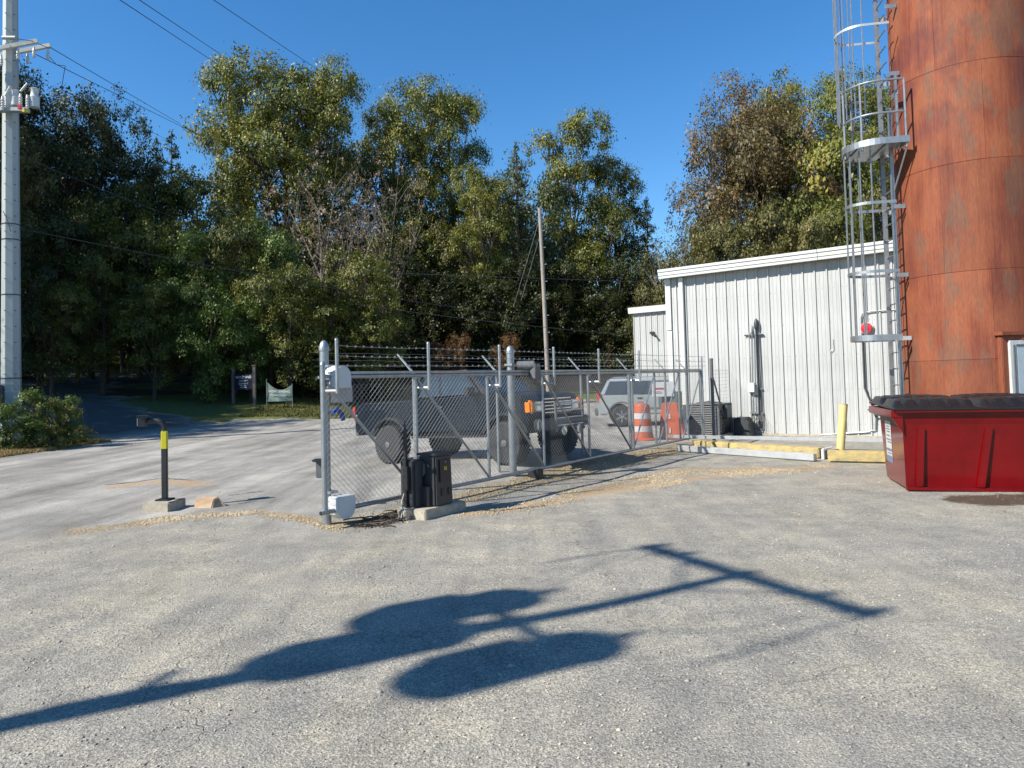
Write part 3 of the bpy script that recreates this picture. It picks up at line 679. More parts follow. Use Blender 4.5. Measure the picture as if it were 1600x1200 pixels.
# peeled primer blotches as thin flakes of bare metal near the door
# door: flat frame standing proud of the curved wall
a_l = az_of(1546); pL = TC + Vector((math.cos(a_l), math.sin(a_l), 0)) * (TR + 0.03)
dv = Vector((0.93, 0.20, 0)).normalized(); dn = Vector((dv.y, -dv.x, 0))
drot = math.atan2(dv.y, dv.x)
dz = atY(1600, 524, pL.y + 0.05).z
fr = thing('tmp', (0, 0, 0), '', ''); bpy.data.objects.remove(fr)
dw = 0.92
door = MB(); door.box(pL + dv * (dw / 2) + dn * 0.03 + Vector((0, 0, dz / 2)), (dw, 0.10, dz), drot); 
door_o = door.build('door_frame', RUST, silo, bevel=0.01)
mb = MB(); mb.box(pL + dv * (dw / 2) + dn * 0.05 + Vector((0, 0, dz + 0.03)), (dw + 0.08, 0.16, 0.06), drot); mb.build('door_header', RUST, silo, bevel=0.008)
def dpt(u, z, off): return pL + dv * u + dn * off + Vector((0, 0, z))
db = MB(); db.box(dpt(dw / 2 + 0.02, dz / 2 - 0.03, 0.095), (dw - 0.17, 0.05, dz - 0.10), drot); d1 = db.build('door', TRACK, silo, bevel=0.006)
mb = MB(); mb.box(dpt(dw / 2 + 0.06, dz - 0.95, 0.124), (dw - 0.34, 0.012, 1.55), drot); mb.build('pane', DGLASS, d1)
mb = MB()
for (u, z, a, b_) in ((0.17, dz - .95, 0.025, 1.6), (dw - 0.05, dz - .95, 0.025, 1.6)): mb.box(dpt(u, z, 0.128), (a, 0.02, b_), drot)
mb.box(dpt(dw / 2 + .06, dz - 0.155, 0.128), (dw - .3, 0.02, 0.025), drot); mb.build('pane_bead', GREYP, d1)
mb = MB(); mb.lathe(dpt(0.13, 1.17, 0.13), [(0.03, 0), (0.03, 0.03), (0.042, 0.045), (0.03, 0.075)], 12, dn); mb.tube([dpt(0.15, 1.2, 0.13), dpt(0.25, 1.05, 0.16), dpt(0.28, 0.85, 0.14)], 0.016, 6); mb.build('handle', CHROME, d1, smooth=True)

# ---- ladder with cage and platform
rad = Vector((-0.985, 0.17, 0)).normalized(); tan = Vector((0.17, 0.985, 0)).normalized()   # outward; towards the far side
LC = TC + rad * (TR + 0.17)
lad = thing('caged_ladder', (LC.x, LC.y, 0), 'galvanised ladder with safety cage and platform up the left side of the silo', 'ladder')
def Lp(u, o, z): return LC + tan * u + rad * o + Vector((0, 0, z))
lrot = math.atan2(tan.y, tan.x)
for u, (lw, ld), z0, z1 in ((-0.21, (0.05, 0.018), 0.05, 6.3), (0.21, (0.065, 0.02), 0.05, 10.4)):
    mb = MB()
    mb.box(Lp(u, 0, (z0 + z1) / 2), (0.016, 0.065, z1 - z0), lrot); mb.box(Lp(u + (0.02 if u > 0 else -0.02), 0.03, (z0 + z1) / 2), (0.05, 0.012, z1 - z0), lrot)
    mb.build('side_rail', GALV, lad)
zr = 0.3; rung = None
while zr < 10.3:
    if rung is None:
        mb = MB(); mb.cyl(Lp(-0.20, 0, zr), Lp(0.20, 0, zr), 0.0125, n=8); rung = mb.build('rung', GALV, lad)
        z_first = zr
    else:
        c = rung.copy(); COL.objects.link(c); c.location = rung.location + Vector((0, 0, zr - z_first))
    zr += 0.285
for z in (0.9, 2.25, 3.35, 4.55, 5.6, 6.9, 8.1, 9.6):
    for u in (-0.24, 0.24):
        mb = MB(); mb.box(Lp(u, -0.085, z), (0.012, 0.20, 0.07), lrot); mb.build('standoff', BRIGHTST if z < 3 or u > 0 else GALV, lad)
def hoop(z, r0, c_o, wdt=0.055, th=0.008, u0=0.0, back=0.0, n_=20, tilt=0.0):
    """flat-bar hoop: from one rail round to the other"""
    v = []; f_ = []
    path = [(-r0, back)] + [(-r0 * math.cos(math.pi * i / n_), c_o + r0 * math.sin(math.pi * i / n_)) for i in range(n_ + 1)] + [(r0, back)]
    for (a, b_) in path:
        nrm = Vector((a, b_ - c_o * 0.9)).normalized() if b_ > c_o * 0.95 else Vector((math.copysign(1, a), 0))
        for s2, zz in ((0, -wdt / 2), (0, wdt / 2), (th, wdt / 2), (th, -wdt / 2)):
            v.append(Lp(u0 + a + nrm.x * s2, b_ + nrm.y * s2, z + zz + tilt * b_))
    m_ = len(path)
    for i in range(m_ - 1):
        for k in range(4): f_.append((i * 4 + k, (i + 1) * 4 + k, (i + 1) * 4 + (k + 1) % 4, i * 4 + (k + 1) % 4))
    f_ += [(0, 1, 2, 3), tuple(range((m_ - 1) * 4, m_ * 4))[::-1]]
    mb = MB(); mb.add(v, f_); return mb
low = [(2.27, 0.36), (3.42, 0.36), (4.62, 0.36)]
for z, r0 in low: hoop(z, r0, 0.36, 0.10 if z < 2.5 else 0.05).build('cage_hoop', GALV, lad)
for i in range(7):
    t = math.pi * (0.02 + 0.96 * i / 6); a = -0.355 * math.cos(t); b_ = 0.36 + 0.355 * math.sin(t)
    fl = 1.0; mb = MB(); mb.tube([Lp(a, b_, 2.25), Lp(a, b_, 5.55)], 0.013, 5); mb.build('cage_bar', GALV, lad)
# upper cage (wider, behind the platform)
for z in (7.75, 9.1, 10.3): hoop(z, 0.38, 0.40, 0.04).build('cage_hoop', BRIGHTST, lad)
for i in range(8):
    t = math.pi * (0.03 + 0.94 * i / 7); a = -0.375 * math.cos(t); b_ = 0.40 + 0.375 * math.sin(t)
    mb = MB(); mb.tube([Lp(a, b_, 6.15), Lp(a, b_, 10.35)], 0.012, 5); mb.build('cage_bar', GALV, lad)
# platform with guard rails
pz = 5.58
def arc(z, r0, c_o, rad_, n_=18, u0=-0.10, a0=0.0, a1=1.0, back=-0.12):
    p = [Lp(u0 - r0, back, z)] if a0 == 0.0 else []
    p += [Lp(u0 - r0 * math.cos(math.pi * (a0 + (a1 - a0) * i / n_)), c_o + r0 * math.sin(math.pi * (a0 + (a1 - a0) * i / n_)), z) for i in range(n_ + 1)]
    return p
mb = MB(); n_ = 18
poly = [(-0.52 - 0.10, -0.14)] + [(-0.10 - 0.52 * math.cos(math.pi * i / n_), 0.22 + 0.52 * math.sin(math.pi * i / n_)) for i in range(n_ + 1)] + [(0.42, -0.14), (0.42, 0.05), (0.26, 0.05), (0.26, -0.02), (-0.26, -0.02), (-0.26, -0.14)]
mb.prism(poly, Lp(0, 0, pz - 0.02), tan, rad, (0, 0, 1), 0.03); mb.build('platform_deck', GALV, lad)
hoop(pz + 0.03, 0.53, 0.22, 0.11, 0.012, u0=-0.10, back=-0.16).build('toe_board', GALV, lad)
for z in (pz + 0.52, pz + 1.08):
    mb = MB(); mb.tube(arc(z, 0.50, 0.22, 0.02, a1=1.0), 0.019, 8); mb.build('guard_rail', GALV, lad, smooth=True)
for (a, b_) in ((-0.60, -0.12), (-0.10 + 0.0, 0.72), (0.34, 0.46), (-0.48, 0.55)):
    mb = MB(); mb.tube([Lp(a, b_, pz - 0.1), Lp(a, b_, pz + 1.08)], 0.020, 8); mb.build('guard_post', GALV, lad, smooth=True)
mb = MB(); mb.box(Lp(-0.45, -0.04, pz + 0.55), (0.05, 0.035, 1.3), lrot); mb.box(Lp(-0.35, -0.05, pz + 0.9), (0.3, 0.02, 0.10), lrot); mb.build('gate_latch', GALV, lad, bevel=0.004)
mb = MB()
mb.tube([Lp(-0.62, -0.14, pz - 0.03), Lp(-0.3, 0.0, pz - 0.75)], 0.014, 5); mb.tube([Lp(0.40, 0.2, pz - 0.03), Lp(0.21, 0.0, pz - 0.6)], 0.014, 5)
mb.tube([Lp(-0.55, 0.6, pz - 0.04), Lp(0.3, 0.6, pz - 0.04)], 0.016, 5); mb.tube([Lp(-0.6, 0.2, pz - 0.04), Lp(0.4, 0.2, pz - 0.04)], 0.016, 5); mb.build('brace', GALV, lad)

# ================================================================== DUMPSTER
DO = gnd(1414.5, 767); DX = Vector((0.955, -0.297, 0)).normalized()
if True:
    e = gnd(1600, 770) - DO; DX = Vector((e.x, e.y, 0)).normalized()
drz = math.atan2(DX.y, DX.x)
dmp = thing('dumpster', tuple(DO), 'glossy red steel dumpster with black plastic lids in front of the silo', 'dumpster', rz=drz)
DWd, DDp, DHt = 1.88, 1.45, 1.14
# body: sides flare outward above, local x right, y back
mb = MB()
hk_ = 0.92; fl = 0.0
bot = [(0.02, 0.02), (DWd - 0.02, 0.02), (DWd - 0.02, DDp - 0.25), (0.02, DDp - 0.25)]
mid = [(0, -0.01), (DWd, -0.01), (DWd, DDp - 0.03), (0, DDp - 0.03)]
top = [(-0.11, -0.05), (DWd + 0.11, -0.05), (DWd + 0.11, DDp + 0.05), (-0.11, DDp + 0.05)]
def ring(pts, z): return [(x, y, z) for x, y in pts]
v = ring(bot, 0.03) + ring(mid, 0.93) + ring([(-0.005, -0.05), (DWd + 0.005, -0.05), (DWd + 0.005, DDp + 0.03), (-0.005, DDp + 0.03)], DHt - 0.03)
f_ = [(0, 3, 2, 1)] + [(a + i, a + (i + 1) % 4, a + 4 + (i + 1) % 4, a + 4 + i) for a in (0, 4) for i in range(4)]
mb.add(v, f_); mb.build('body', REDG, dmp, world=False, bevel=0.008)
# flared wings at the upper side corners
for sx, xx0 in ((-1, 0.0), (1, DWd)):
    mb = MB(); mb.prism([(0, 0.80), (sx * 0.13, DHt - 0.12), (sx * 0.13, DHt - 0.02), (0, DHt - 0.02)], (xx0, -0.05, 0), (1, 0, 0), (0, 0, 1), (0, 1, 0), 0.012); mb.build('corner_gusset', REDG, dmp, world=False)
    mb = MB(); mb.box((xx0 + sx * 0.07, DDp / 2, DHt - 0.06), (0.15, DDp + 0.12, 0.11)); mb.build('side_rail', REDG, dmp, world=False, bevel=0.01)
    mb = MB(); mb.box((xx0 + sx * 0.045, DDp * 0.47, 0.72), (0.09, DDp * 0.6, 0.15)); 
    if sx > 0: mb.build('fork_pocket', REDG, dmp, world=False, bevel=0.01)
mb = MB(); mb.box((DWd / 2 - 0.0, -0.075, DHt - 0.02), (DWd + 0.22, 0.07, 0.05)); mb.build('front_rim', REDG, dmp, world=False, bevel=0.012)
mb = MB(); mb.box((DWd / 2, DDp + 0.06, DHt + 0.05), (DWd + 0.22, 0.05, 0.10)); mb.build('back_rim', REDG, dmp, world=False, bevel=0.012)
for xr, sl_ in ((0.13, 0.05), (0.88, 0.13), (1.55, 0.13)):
    mb = MB(); mb.prism([(xr, 0.06), (xr + 0.10, 0.06), (xr + 0.10 + sl_, 0.88), (xr + sl_, 0.88)], (0, -0.045, 0), (1, 0, 0), (0, 0, 1), (0, 1, 0), 0.06)
    mb.build('stiffener', REDG, dmp, world=False, bevel=0.012)
mb = MB(); mb.box((DWd / 2, -0.012, 0.035), (DWd - 0.02, 0.05, 0.05)); mb.build('bottom_lip', REDG, dmp, world=False, bevel=0.008)
# two lids with ribs
def lid(x0, x1):
    nxs, nys = 104, 22; vs = []; fs = []
    for j in range(nys + 1):
        for i in range(nxs + 1):
            u = i / nxs; v_ = j / nys; x = x0 + (x1 - x0) * u; y = -0.13 + (DDp + 0.24) * v_
            edge = min(1, min(u, 1 - u) / 0.06) * min(1, min(v_, 1 - v_) / 0.05)
            crown = math.sin(math.pi * u) ** 0.6 * 0.03
            rib = math.cos(u * math.pi * 2 * 6 + math.pi + (v_ % 0.5) * 5.0)
            rib = max(0.0, min(1.0, (rib + 0.5) * 3.0))
            ridge = (0.052 * rib) * (1 if (0.06 < v_ < 0.45 or 0.56 < v_ < 0.95) else 0.0)
            dome = 0.05 * (math.sin(math.pi * min(1, v_ / 0.5)) ** 0.5 if v_ < 0.5 else math.sin(math.pi * (v_ - 0.5) / 0.5 + 1e-9) ** 0.5 if v_ < 0.999 else 0)
            z = DHt + 0.02 + 0.035 * v_ + edge * (crown + ridge + dome * 0.95)
            vs.append((x, y, z))
    for j in range(nys):
        for i in range(nxs): a = j * (nxs + 1) + i; fs.append((a, a + 1, a + nxs + 2, a + nxs + 1))
    # skirt thickness
    o = len(vs); vs += [(x, y, z - 0.018) for x, y, z in vs[:]]; fs += [tuple(q + o for q in f2)[::-1] for f2 in fs[:]]
    bnd = [i for i in range(nxs + 1)] + [j * (nxs + 1) + nxs for j in range(1, nys + 1)] + [nys * (nxs + 1) + i for i in range(nxs - 1, -1, -1)] + [j * (nxs + 1) for j in range(nys - 1, 0, -1)]
    for a, b2 in zip(bnd, bnd[1:] + bnd[:1]): fs.append((a, a + o, b2 + o, b2))
    m_ = MB(); m_.add(vs, fs); return m_
lid(-0.13, DWd / 2 - 0.01).build('lid', LIDM, dmp, smooth=True, world=False)
lid(DWd / 2 + 0.01, DWd + 0.13).build('lid', LIDM, dmp, smooth=True, world=False)
# sticker on the left side, with lines of small print and a blue foot
def on_side(y, z): # point on left sloping side surface, local
    return Vector((-0.006 - 0.0, y, z))
stx = MB(); sy0, sy1 = 0.72, 1.08
def quadside(mb_, y0, y1, z0, z1, off):
    def xs(z): return 0.02 - 0.02 * (z - 0.03) / 0.9 - off
    mb_.add([(xs(z0), y0, z0), (xs(z0), y1, z0), (xs(z1), y1, z1), (xs(z1), y0, z1), (xs(z0) - .0, y0, z0)], [(0, 1, 2, 3)])
quadside(stx, sy0, sy1, 0.30, 0.93, 0.003); so = stx.build('sticker', WHITEP, dmp, world=False)
mb = MB(); quadside(mb, sy0 + 0.01, sy1 - 0.01, 0.30, 0.40, 0.005); quadside(mb, sy0 + 0.01, sy1 - .01, 0.47, 0.51, 0.005); mb.build('blue_print', mat('blue_print', (0.12, 0.17, 0.28), 0.5), so, world=False)
mb = MB()
for (z, a, b_) in ((0.84, 0.1, 0.3), (0.80, 0.08, 0.33), (0.76, 0.08, 0.28), (0.70, 0.1, 0.31), (0.64, 0.05, 0.33), (0.60, 0.05, 0.25), (0.43, 0.05, 0.3)): quadside(mb, sy0 + a - 0.03, sy0 + b_, z, z + 0.013, 0.005)
mb.build('small_print', DGREY, so, world=False)

# ================================================================== TEXT helper
def text(body, size, m, parent, origin, ex, ey, name='lettering', extrude=0.004, align='CENTER'):
    cu = bpy.data.curves.new('t', 'FONT'); cu.body = body; cu.size = size; cu.align_x = align; cu.extrude = extrude
    to = bpy.data.objects.new('t', cu); COL.objects.link(to)
    bpy.context.view_layer.update()
    me = bpy.data.meshes.new_from_object(to.evaluated_get(bpy.context.evaluated_depsgraph_get()))
    bpy.data.objects.remove(to); bpy.data.curves.remove(cu)
    ex = Vector(ex).normalized(); ey = Vector(ey).normalized(); ez = ex.cross(ey); off = root_loc(parent)
    for v in me.vertices:
        p = Vector(origin) + ex * v.co.x + ey * v.co.y + ez * v.co.z; v.co = p - off
    me.materials.clear(); me.materials.append(m)
    o = bpy.data.objects.new(name, me); COL.objects.link(o); o.parent = parent; return o

# ================================================================== CURBS, CHANNELS, BOLLARD
def bar_between(mb_, a, b_, wd, ht):
    a = Vector(a); b_ = Vector(b_); d = b_ - a; c = (a + b_) / 2; rz = math.atan2(d.y, d.x)
    mb_.box(c, (d.length, wd, ht), rz)
c1a = gnd(1062, 703); c1b = gnd(1264, 717)
c1a = Vector((3.98, 16.35, 0)); c1b = Vector((5.88, 13.95, 0))
cu = (c1b - c1a); cu.z = 0; cl = cu.length; cu.normalize(); cn = Vector((-cu.y, cu.x, 0))
off1 = cn * 0.28
mb = MB(); bar_between(mb, c1a + off1 + Vector((0, 0, 0.10)), c1b + off1 + Vector((0, 0, 0.10)), 0.30, 0.20)
tag(mb.build('yellow_curb', YELLOWC, bevel=0.02), 'long low concrete curb with chipped yellow paint beneath the steel channels', 'curb')
mb = MB(); e0 = gnd(1294, 722); e1 = e0 + Vector((0.80, -0.36, 0)).normalized() * 1.6; e_n = Vector((0.36, 0.80, 0)).normalized() * 0.19
bar_between(mb, e0 + e_n + Vector((0, 0, 0.10)), e1 + e_n + Vector((0, 0, 0.10)), 0.36, 0.20)
tag(mb.build('yellow_curb', YELLOWC, bevel=0.025), 'mossy yellow concrete curb at the foot of the leaning bollard', 'curb')
mb = MB(); mb.box(c1b + off1 * 1.1 + cu * 0.17 + Vector((0, 0.05, 0.09)), (0.22, 0.34, 0.18), math.atan2(cu.y, cu.x)); tag(mb.build('concrete_block', CONC, bevel=0.015), 'short grey concrete block between the two yellow curbs', 'block')
# channels lying on the curb
def channel(a, b_, wd, ht, name, m):
    a = Vector(a); b_ = Vector(b_); d = (b_ - a).normalized(); n2 = Vector((-d.y, d.x, 0)).normalized()
    mb_ = MB(); t = 0.008
    poly = [(-wd / 2, 0), (wd / 2, 0), (wd / 2, ht), (wd / 2 - t * 2, ht), (wd / 2 - t * 2, t), (-wd / 2 + t * 2, t), (-wd / 2 + t * 2, ht), (-wd / 2, ht)]
    mb_.prism(poly, a, n2, (0, 0, 1), d, (b_ - a).length); return mb_.build(name, m)
o = channel((3.85, 17.15, 0.21), (8.15, 14.62, 0.21), 0.11, 0.07, 'steel_channel', BRIGHTST); tag(o, 'front one of the long galvanised steel channels laid along the building', 'steel channel', 'steel channels on the curb')
o = channel((3.75, 17.36, 0.21), (7.7, 15.0, 0.21), 0.10, 0.06, 'steel_channel', GALV); tag(o, 'rear one of the long galvanised steel channels laid along the building', 'steel channel', 'steel channels on the curb')
pa = Vector((3.72, 16.05, 0.075)); pb = Vector((5.74, 13.62, 0.075)); 
mb = MB(); bar_between(mb, pa, pb, 0.13, 0.13); tag(mb.build('steel_beam', BRIGHTST, bevel=0.01), 'pale square steel beam lying on the gravel in front of the yellow curb', 'beam')
mb = MB(); q = Vector((6.02, 13.92, 0)); mb.tube([q, q + Vector((0, 0, 0.20))], 0.035, 8); mb.tube([q + Vector((0, 0, .2)), q + Vector((0.2, 0.05, .22))], 0.02, 6); tag(mb.build('pvc_pipe', WHITEP, smooth=True), 'short white capped pipe in the gap between the yellow curbs', 'pipe')
q0 = Vector((6.50, 14.25, 0.02)); q1 = q0 + Vector((0.115, 0, 1.02)); bo = thing('bollard', tuple(q0), 'pale yellow steel bollard leaning right behind the yellow curb', 'bollard')
mb = MB(); mb.cyl(q0, q1, 0.078, n=20); mb.build('post', YELLOWB, bo, smooth=True)
mb = MB(); mb.cyl(q1 + Vector((0.001, 0, .0)), q1 + Vector((0.002, 0, 0.012)), 0.083, n=20); mb.build('rim', CONC, bo)

# ================================================================== AC UNIT
sa = wall_s(1128); acp = W(sa, 0.95); ac = thing('condenser_unit', (acp.x, acp.y, 0), 'dark grey air conditioning condenser behind the end of the gate', 'air conditioner', rz=WROT)
S = 0.86
mb = MB(); mb.box((0, 0, 0.045), (S + 0.15, S + 0.15, 0.09)); mb.build('slab', CONC, ac, world=False)
mb = MB(); mb.box((0, 0, 0.50), (S - 0.05, S - 0.05, 0.78)); mb.build('coil', BLACK, ac, world=False)
for sx in (-1, 1):
    for sy in (-1, 1):
        mb = MB(); mb.box((sx * S / 2, sy * S / 2, 0.49), (0.05, 0.05, 0.80)); mb.build('corner_post', GREYP, ac, world=False)
for i in range(16):
    z = 0.13 + i * 0.048
    mb = MB()
    for a in range(4):
        M_ = Matrix.Rotation(a * math.pi / 2, 3, 'Z') @ Matrix.Rotation(-0.5, 3, 'X'); mb.box(Matrix.Rotation(a * math.pi / 2, 3, 'Z') @ Vector((0, -S / 2, z)), (S - 0.06, 0.004, 0.022), rot=M_)
    mb.build('louvre', DARKST, ac, world=False)
mb = MB(); mb.box((0, 0, 0.905), (S + 0.06, S + 0.06, 0.04)); mb.build('top_panel', GREYP, ac, world=False, bevel=0.01)
mb = MB()
for r_ in (0.1, 0.16, 0.22, 0.28, 0.34): mb.tube([(r_ * math.cos(t * 0.3142), r_ * math.sin(t * 0.3142), 0.985 - 0.12 * r_) for t in range(21)], 0.006, 4)
for t in range(8): mb.tube([(0, 0, 0.99), (0.36 * math.cos(t * .785), 0.36 * math.sin(t * .785), 0.93)], 0.006, 4)
mb.build('fan_guard', GREYP, ac, world=False)
mb = MB(); mb.box((S / 2 + 0.06, 0.05, 0.70), (0.10, 0.3, 0.34)); mb.build('service_box', GREYP, ac, world=False, bevel=0.008)
mp_ = W(wall_s(1168), 0.45); mb = MB()
mb.prism([(-0.22, 0), (0.24, 0), (0.20, 0.38), (0.12, 0.52), (-0.16, 0.52), (-0.22, 0.45)], mp_ + WN * 0.15 - Vector((0, 0, 0)), WD, (0, 0, 1), -WN, 0.4)
tag(mb.build('utility_box', DARKST, bevel=0.02), 'small dark box with sloped shoulder right of the condenser', 'utility box')

# ================================================================== GATE
gate = thing('sliding_gate', tuple(G(0)), 'long galvanised chain link sliding gate with diagonal braces and barbed wire', 'gate')
TOPZ, BOTZ = 1.80, 0.20
tg = [0.0, 1.55, 3.11, 4.61, 6.13, 7.79, 8.99, 10.29, 11.64]
mb = MB(); mb.cyl(G(-0.02, 0, TOPZ), G(11.66, 0, TOPZ), 0.026, n=10); mb.build('top_rail', GALV, gate, smooth=True)
mb = MB(); mb.box(G(5.9, 0.0, TOPZ + 0.045), (11.6, 0.055, 0.03), math.atan2(GD[1], GD[0])); mb.build('track_rail', GALV, gate)
mb = MB(); mb.cyl(G(-0.06, 0, BOTZ), G(11.66, 0, BOTZ), 0.029, n=12); mb.build('bottom_rail', GALV, gate, smooth=True)
mb = MB(); mb.cyl(G(-0.062, 0, BOTZ), G(-0.068, 0, BOTZ), 0.023, n=12); mb.cyl(G(-0.105, 0.02, TOPZ - 0.02), G(-0.11, 0.02, TOPZ - 0.02), 0.022, n=10); mb.build('pipe_end', BLACK, gate)
for i, t in enumerate(tg):
    mb = MB(); ztop = TOPZ + 0.13 if i == 0 else TOPZ - 0.02; mb.cyl(G(t, 0, BOTZ), G(t, 0, ztop), 0.030 if i in (0, 5) else 0.024, n=10)
    if i == 0: mb.lathe(G(t, 0, ztop), [(0.034, 0), (0.034, 0.02), (0.02, 0.045), (0.004, 0.052)], 10)
    mb.build('upright', GALV, gate, smooth=True)
mb = MB(); mb.cyl(G(7.92, 0, BOTZ), G(7.92, 0, TOPZ - 0.03), 0.024, n=10); mb.build('upright', GALV, gate, smooth=True)
for i in range(5):
    mb = MB(); mb.cyl(G(tg[i] + 0.03, 0.012, TOPZ - 0.06), G(tg[i + 1] - 0.03, 0.012, BOTZ + 0.04), 0.019, n=8); mb.build('diagonal_brace', GALV, gate, smooth=True)
for i in range(5, 8):
    mb = MB(); mb.cyl(G(tg[i] + 0.12, 0.012, BOTZ + 0.04), G(tg[i + 1] - 0.03, 0.012, TOPZ - 0.06), 0.016, n=8); mb.build('diagonal_brace', GALV, gate, smooth=True)
# gussets at the upright heads
for i in range(6):
    mb = MB(); t = tg[i]; mb.prism([(0, TOPZ - 0.03), (0.11, TOPZ - 0.03), (0.02, TOPZ - 0.19), (0, TOPZ - 0.19)], G(t, -0.008), (GD[0], GD[1], 0), (0, 0, 1), (GD[1], -GD[0], 0), 0.012); mb.build('gusset', GALV, gate)
# barbed wire extension arms standing off the yard side
wz = [2.16, 2.04, 1.93]
for i in range(6):
    t = tg[i] + 0.02
    arm = MB(); arm.cyl(G(t, 0.235, TOPZ - 0.20), G(t, 0.235, 2.22), 0.021, n=8); arm.lathe(G(t, 0.235, 2.22), [(0.023, 0), (0.02, 0.02), (0.005, 0.028)], 8); arm.build('wire_post', GALV, gate, smooth=True)
    arm = MB(); arm.cyl(G(t, 0, TOPZ - 0.17), G(t, 0.235, TOPZ - 0.17), 0.018, n=8); arm.build('wire_post_bracket', WHITEP if False else BRIGHTST, gate, smooth=True)
arm = MB(); arm.cyl(G(11.62, 0.05, 0.2), G(11.62, 0.05, 2.17), 0.022, n=8); arm.build('wire_post', GALV, gate, smooth=True)
random.seed(3)
def barbed(z, off0, off1, t0, t1, posts, sag=0.012):
    m_ = MB(); pts = []
    for a, b2 in zip(posts[:-1], posts[1:]):
        for k in range(8):
            q = k / 8; t = a + (b2 - a) * q; pts.append(G(t, off0 + (off1 - off0) * (t - t0) / (t1 - t0), z - sag * 4 * q * (1 - q) + random.uniform(-.003, .003)))
    pts.append(G(t1, off1, z)); m_.tube(pts, 0.0028, 4)
    t = t0 + 0.05
    while t < t1:
        p = G(t, off0 + (off1 - off0) * (t - t0) / (t1 - t0), z - 0.006); r_ = random.uniform(0, 3.14)
        for s2 in (0, 1.4):
            d = Vector((0.2, 0.2, 0)) * 0 + Vector((math.cos(r_ + s2) * GD[1], -math.cos(r_ + s2) * GD[0], math.sin(r_ + s2))); m_.cyl(p - d * 0.019, p + d * 0.019, 0.0022, n=3)
        m_.cyl(p - Vector((GD[0], GD[1], 0)) * .012, p + Vector((GD[0], GD[1], 0)) * .010, 0.0055, n=4)
        t += 0.13
    return m_
for z in wz: barbed(z, 0.235, 0.16, 0.0, 11.6, [t_ + 0.02 for t_ in tg[:6]] + [9.7, 11.6]).build('barbed_wire', GALVD, gate)
def chainlink(t0, t1, z0, z1, off, r_=0.0019, step=0.076, zig=True):
    """diamond mesh from diagonal wires clipped to the frame, with a knuckled top"""
    m_ = MB(); H_ = z1 - z0; k = 1.0
    s = t0 - H_
    while s < t1:
        a, b2 = s, s + H_; za, zb_ = z0, z1
        if a < t0: za += (t0 - a); a = t0
        if b2 > t1: zb_ -= (b2 - t1); b2 = t1
        if b2 - a > 0.01: m_.cyl(G(a, off + 0.002, za), G(b2, off + 0.002, zb_), r_, n=3, caps=False)
        a, b2 = s, s + H_; za, zb_ = z1, z0
        if a < t0: za -= (t0 - a); a = t0
        if b2 > t1: zb_ += (b2 - t1); b2 = t1
        if b2 - a > 0.01: m_.cyl(G(a, off - 0.002, za), G(b2, off - 0.002, zb_), r_, n=3, caps=False)
        s += step
    return m_
tag(chainlink(0.02, 7.8, BOTZ + 0.02, TOPZ - 0.02, -0.022).build('chain_link_mesh', GALVD, gate), kind='stuff')
tag(chainlink(7.8, 11.6, BOTZ + 0.02, TOPZ - 0.02, -0.022, 0.0018).build('chain_link_mesh', GALVD, gate), kind='stuff')
# white wheel guards at the near end + dark ones at the middle post
def guard(t, z, m, name, up, parent, w_=0.30, r_=0.17):
    prof = []
    n2 = 10
    for i in range(n2 + 1):
        a = math.pi * i / n2; prof.append((-r_ * math.cos(a), (r_ * math.sin(a)) * up))
    prof = [(-r_, -0.14 * up)] + prof + [(r_, -0.14 * up)]
    m_ = MB(); m_.prism(prof, G(t, -0.12, z), (GD[0], GD[1], 0), (0, 0, 1), (GD[1], -GD[0], 0), w_ - 0.06)
    return m_.build(name, m, parent, bevel=0.012)
MID_T = 4.12

# ================================================================== ROLLER POSTS AND FIXED FENCE
def bigpost(t, off, label, r_=0.055, top=2.14, m=GALV):
    p = G(t, off); z0 = hz(p.x, p.y)
    rt = thing('roller_post', (p.x, p.y, z0), label, 'post', 'large domed posts that carry the gate rollers')
    mb_ = MB(); mb_.cyl((p.x, p.y, z0 - 0.05), (p.x, p.y, top), r_, n=20); mb_.build('pole', m, rt, smooth=True)
    mb_ = MB(); mb_.lathe((p.x, p.y, top), [(r_ + 0.008, -0.02), (r_ + 0.009, 0.03), (r_ * 0.95, 0.06), (r_ * 0.7, 0.09), (r_ * 0.3, 0.108), (0.004, 0.112)], 20); mb_.build('dome_cap', GALV, rt, smooth=True)
    return rt
r1 = bigpost(0.20, -0.22, 'large galvanised domed post with white roller covers at the near end of the gate')
guard(0.24, TOPZ - 0.0, WHITEP, 'roller_cover', 1, r1, 0.26, 0.135); guard(0.27, BOTZ + 0.02, WHITEP, 'roller_cover', -1, r1, 0.26, 0.135)
mb = MB(); mb.box(G(0.44, -0.20, 1.58), (0.34, 0.02, 0.2), math.atan2(GD[1], GD[0])); mb.build('sign_plate', mat('sign_grey', (0.45, 0.43, 0.41), 0.6), r1)
mb = MB(); mb.tube([G(0.22, -0.1, 1.36), G(0.30, -0.12, 1.40), G(0.36, -0.1, 1.34), G(0.38, -.1, 1.26)], 0.028, 6); mb.build('rag', mat('blue_cloth', (0.01, 0.06, 0.30), 0.8), r1)
mb = MB()
for z in (1.93, 1.72, 0.40):
    mb = MB(); mb.box(G(0.21, -0.15, z), (0.12, 0.12, 0.03), math.atan2(GD[1], GD[0])); mb.build('bracket', GALV, r1)
r2 = bigpost(MID_T, -0.30, 'large galvanised domed post with a dark roller housing at mid gate', 0.062, 2.17)
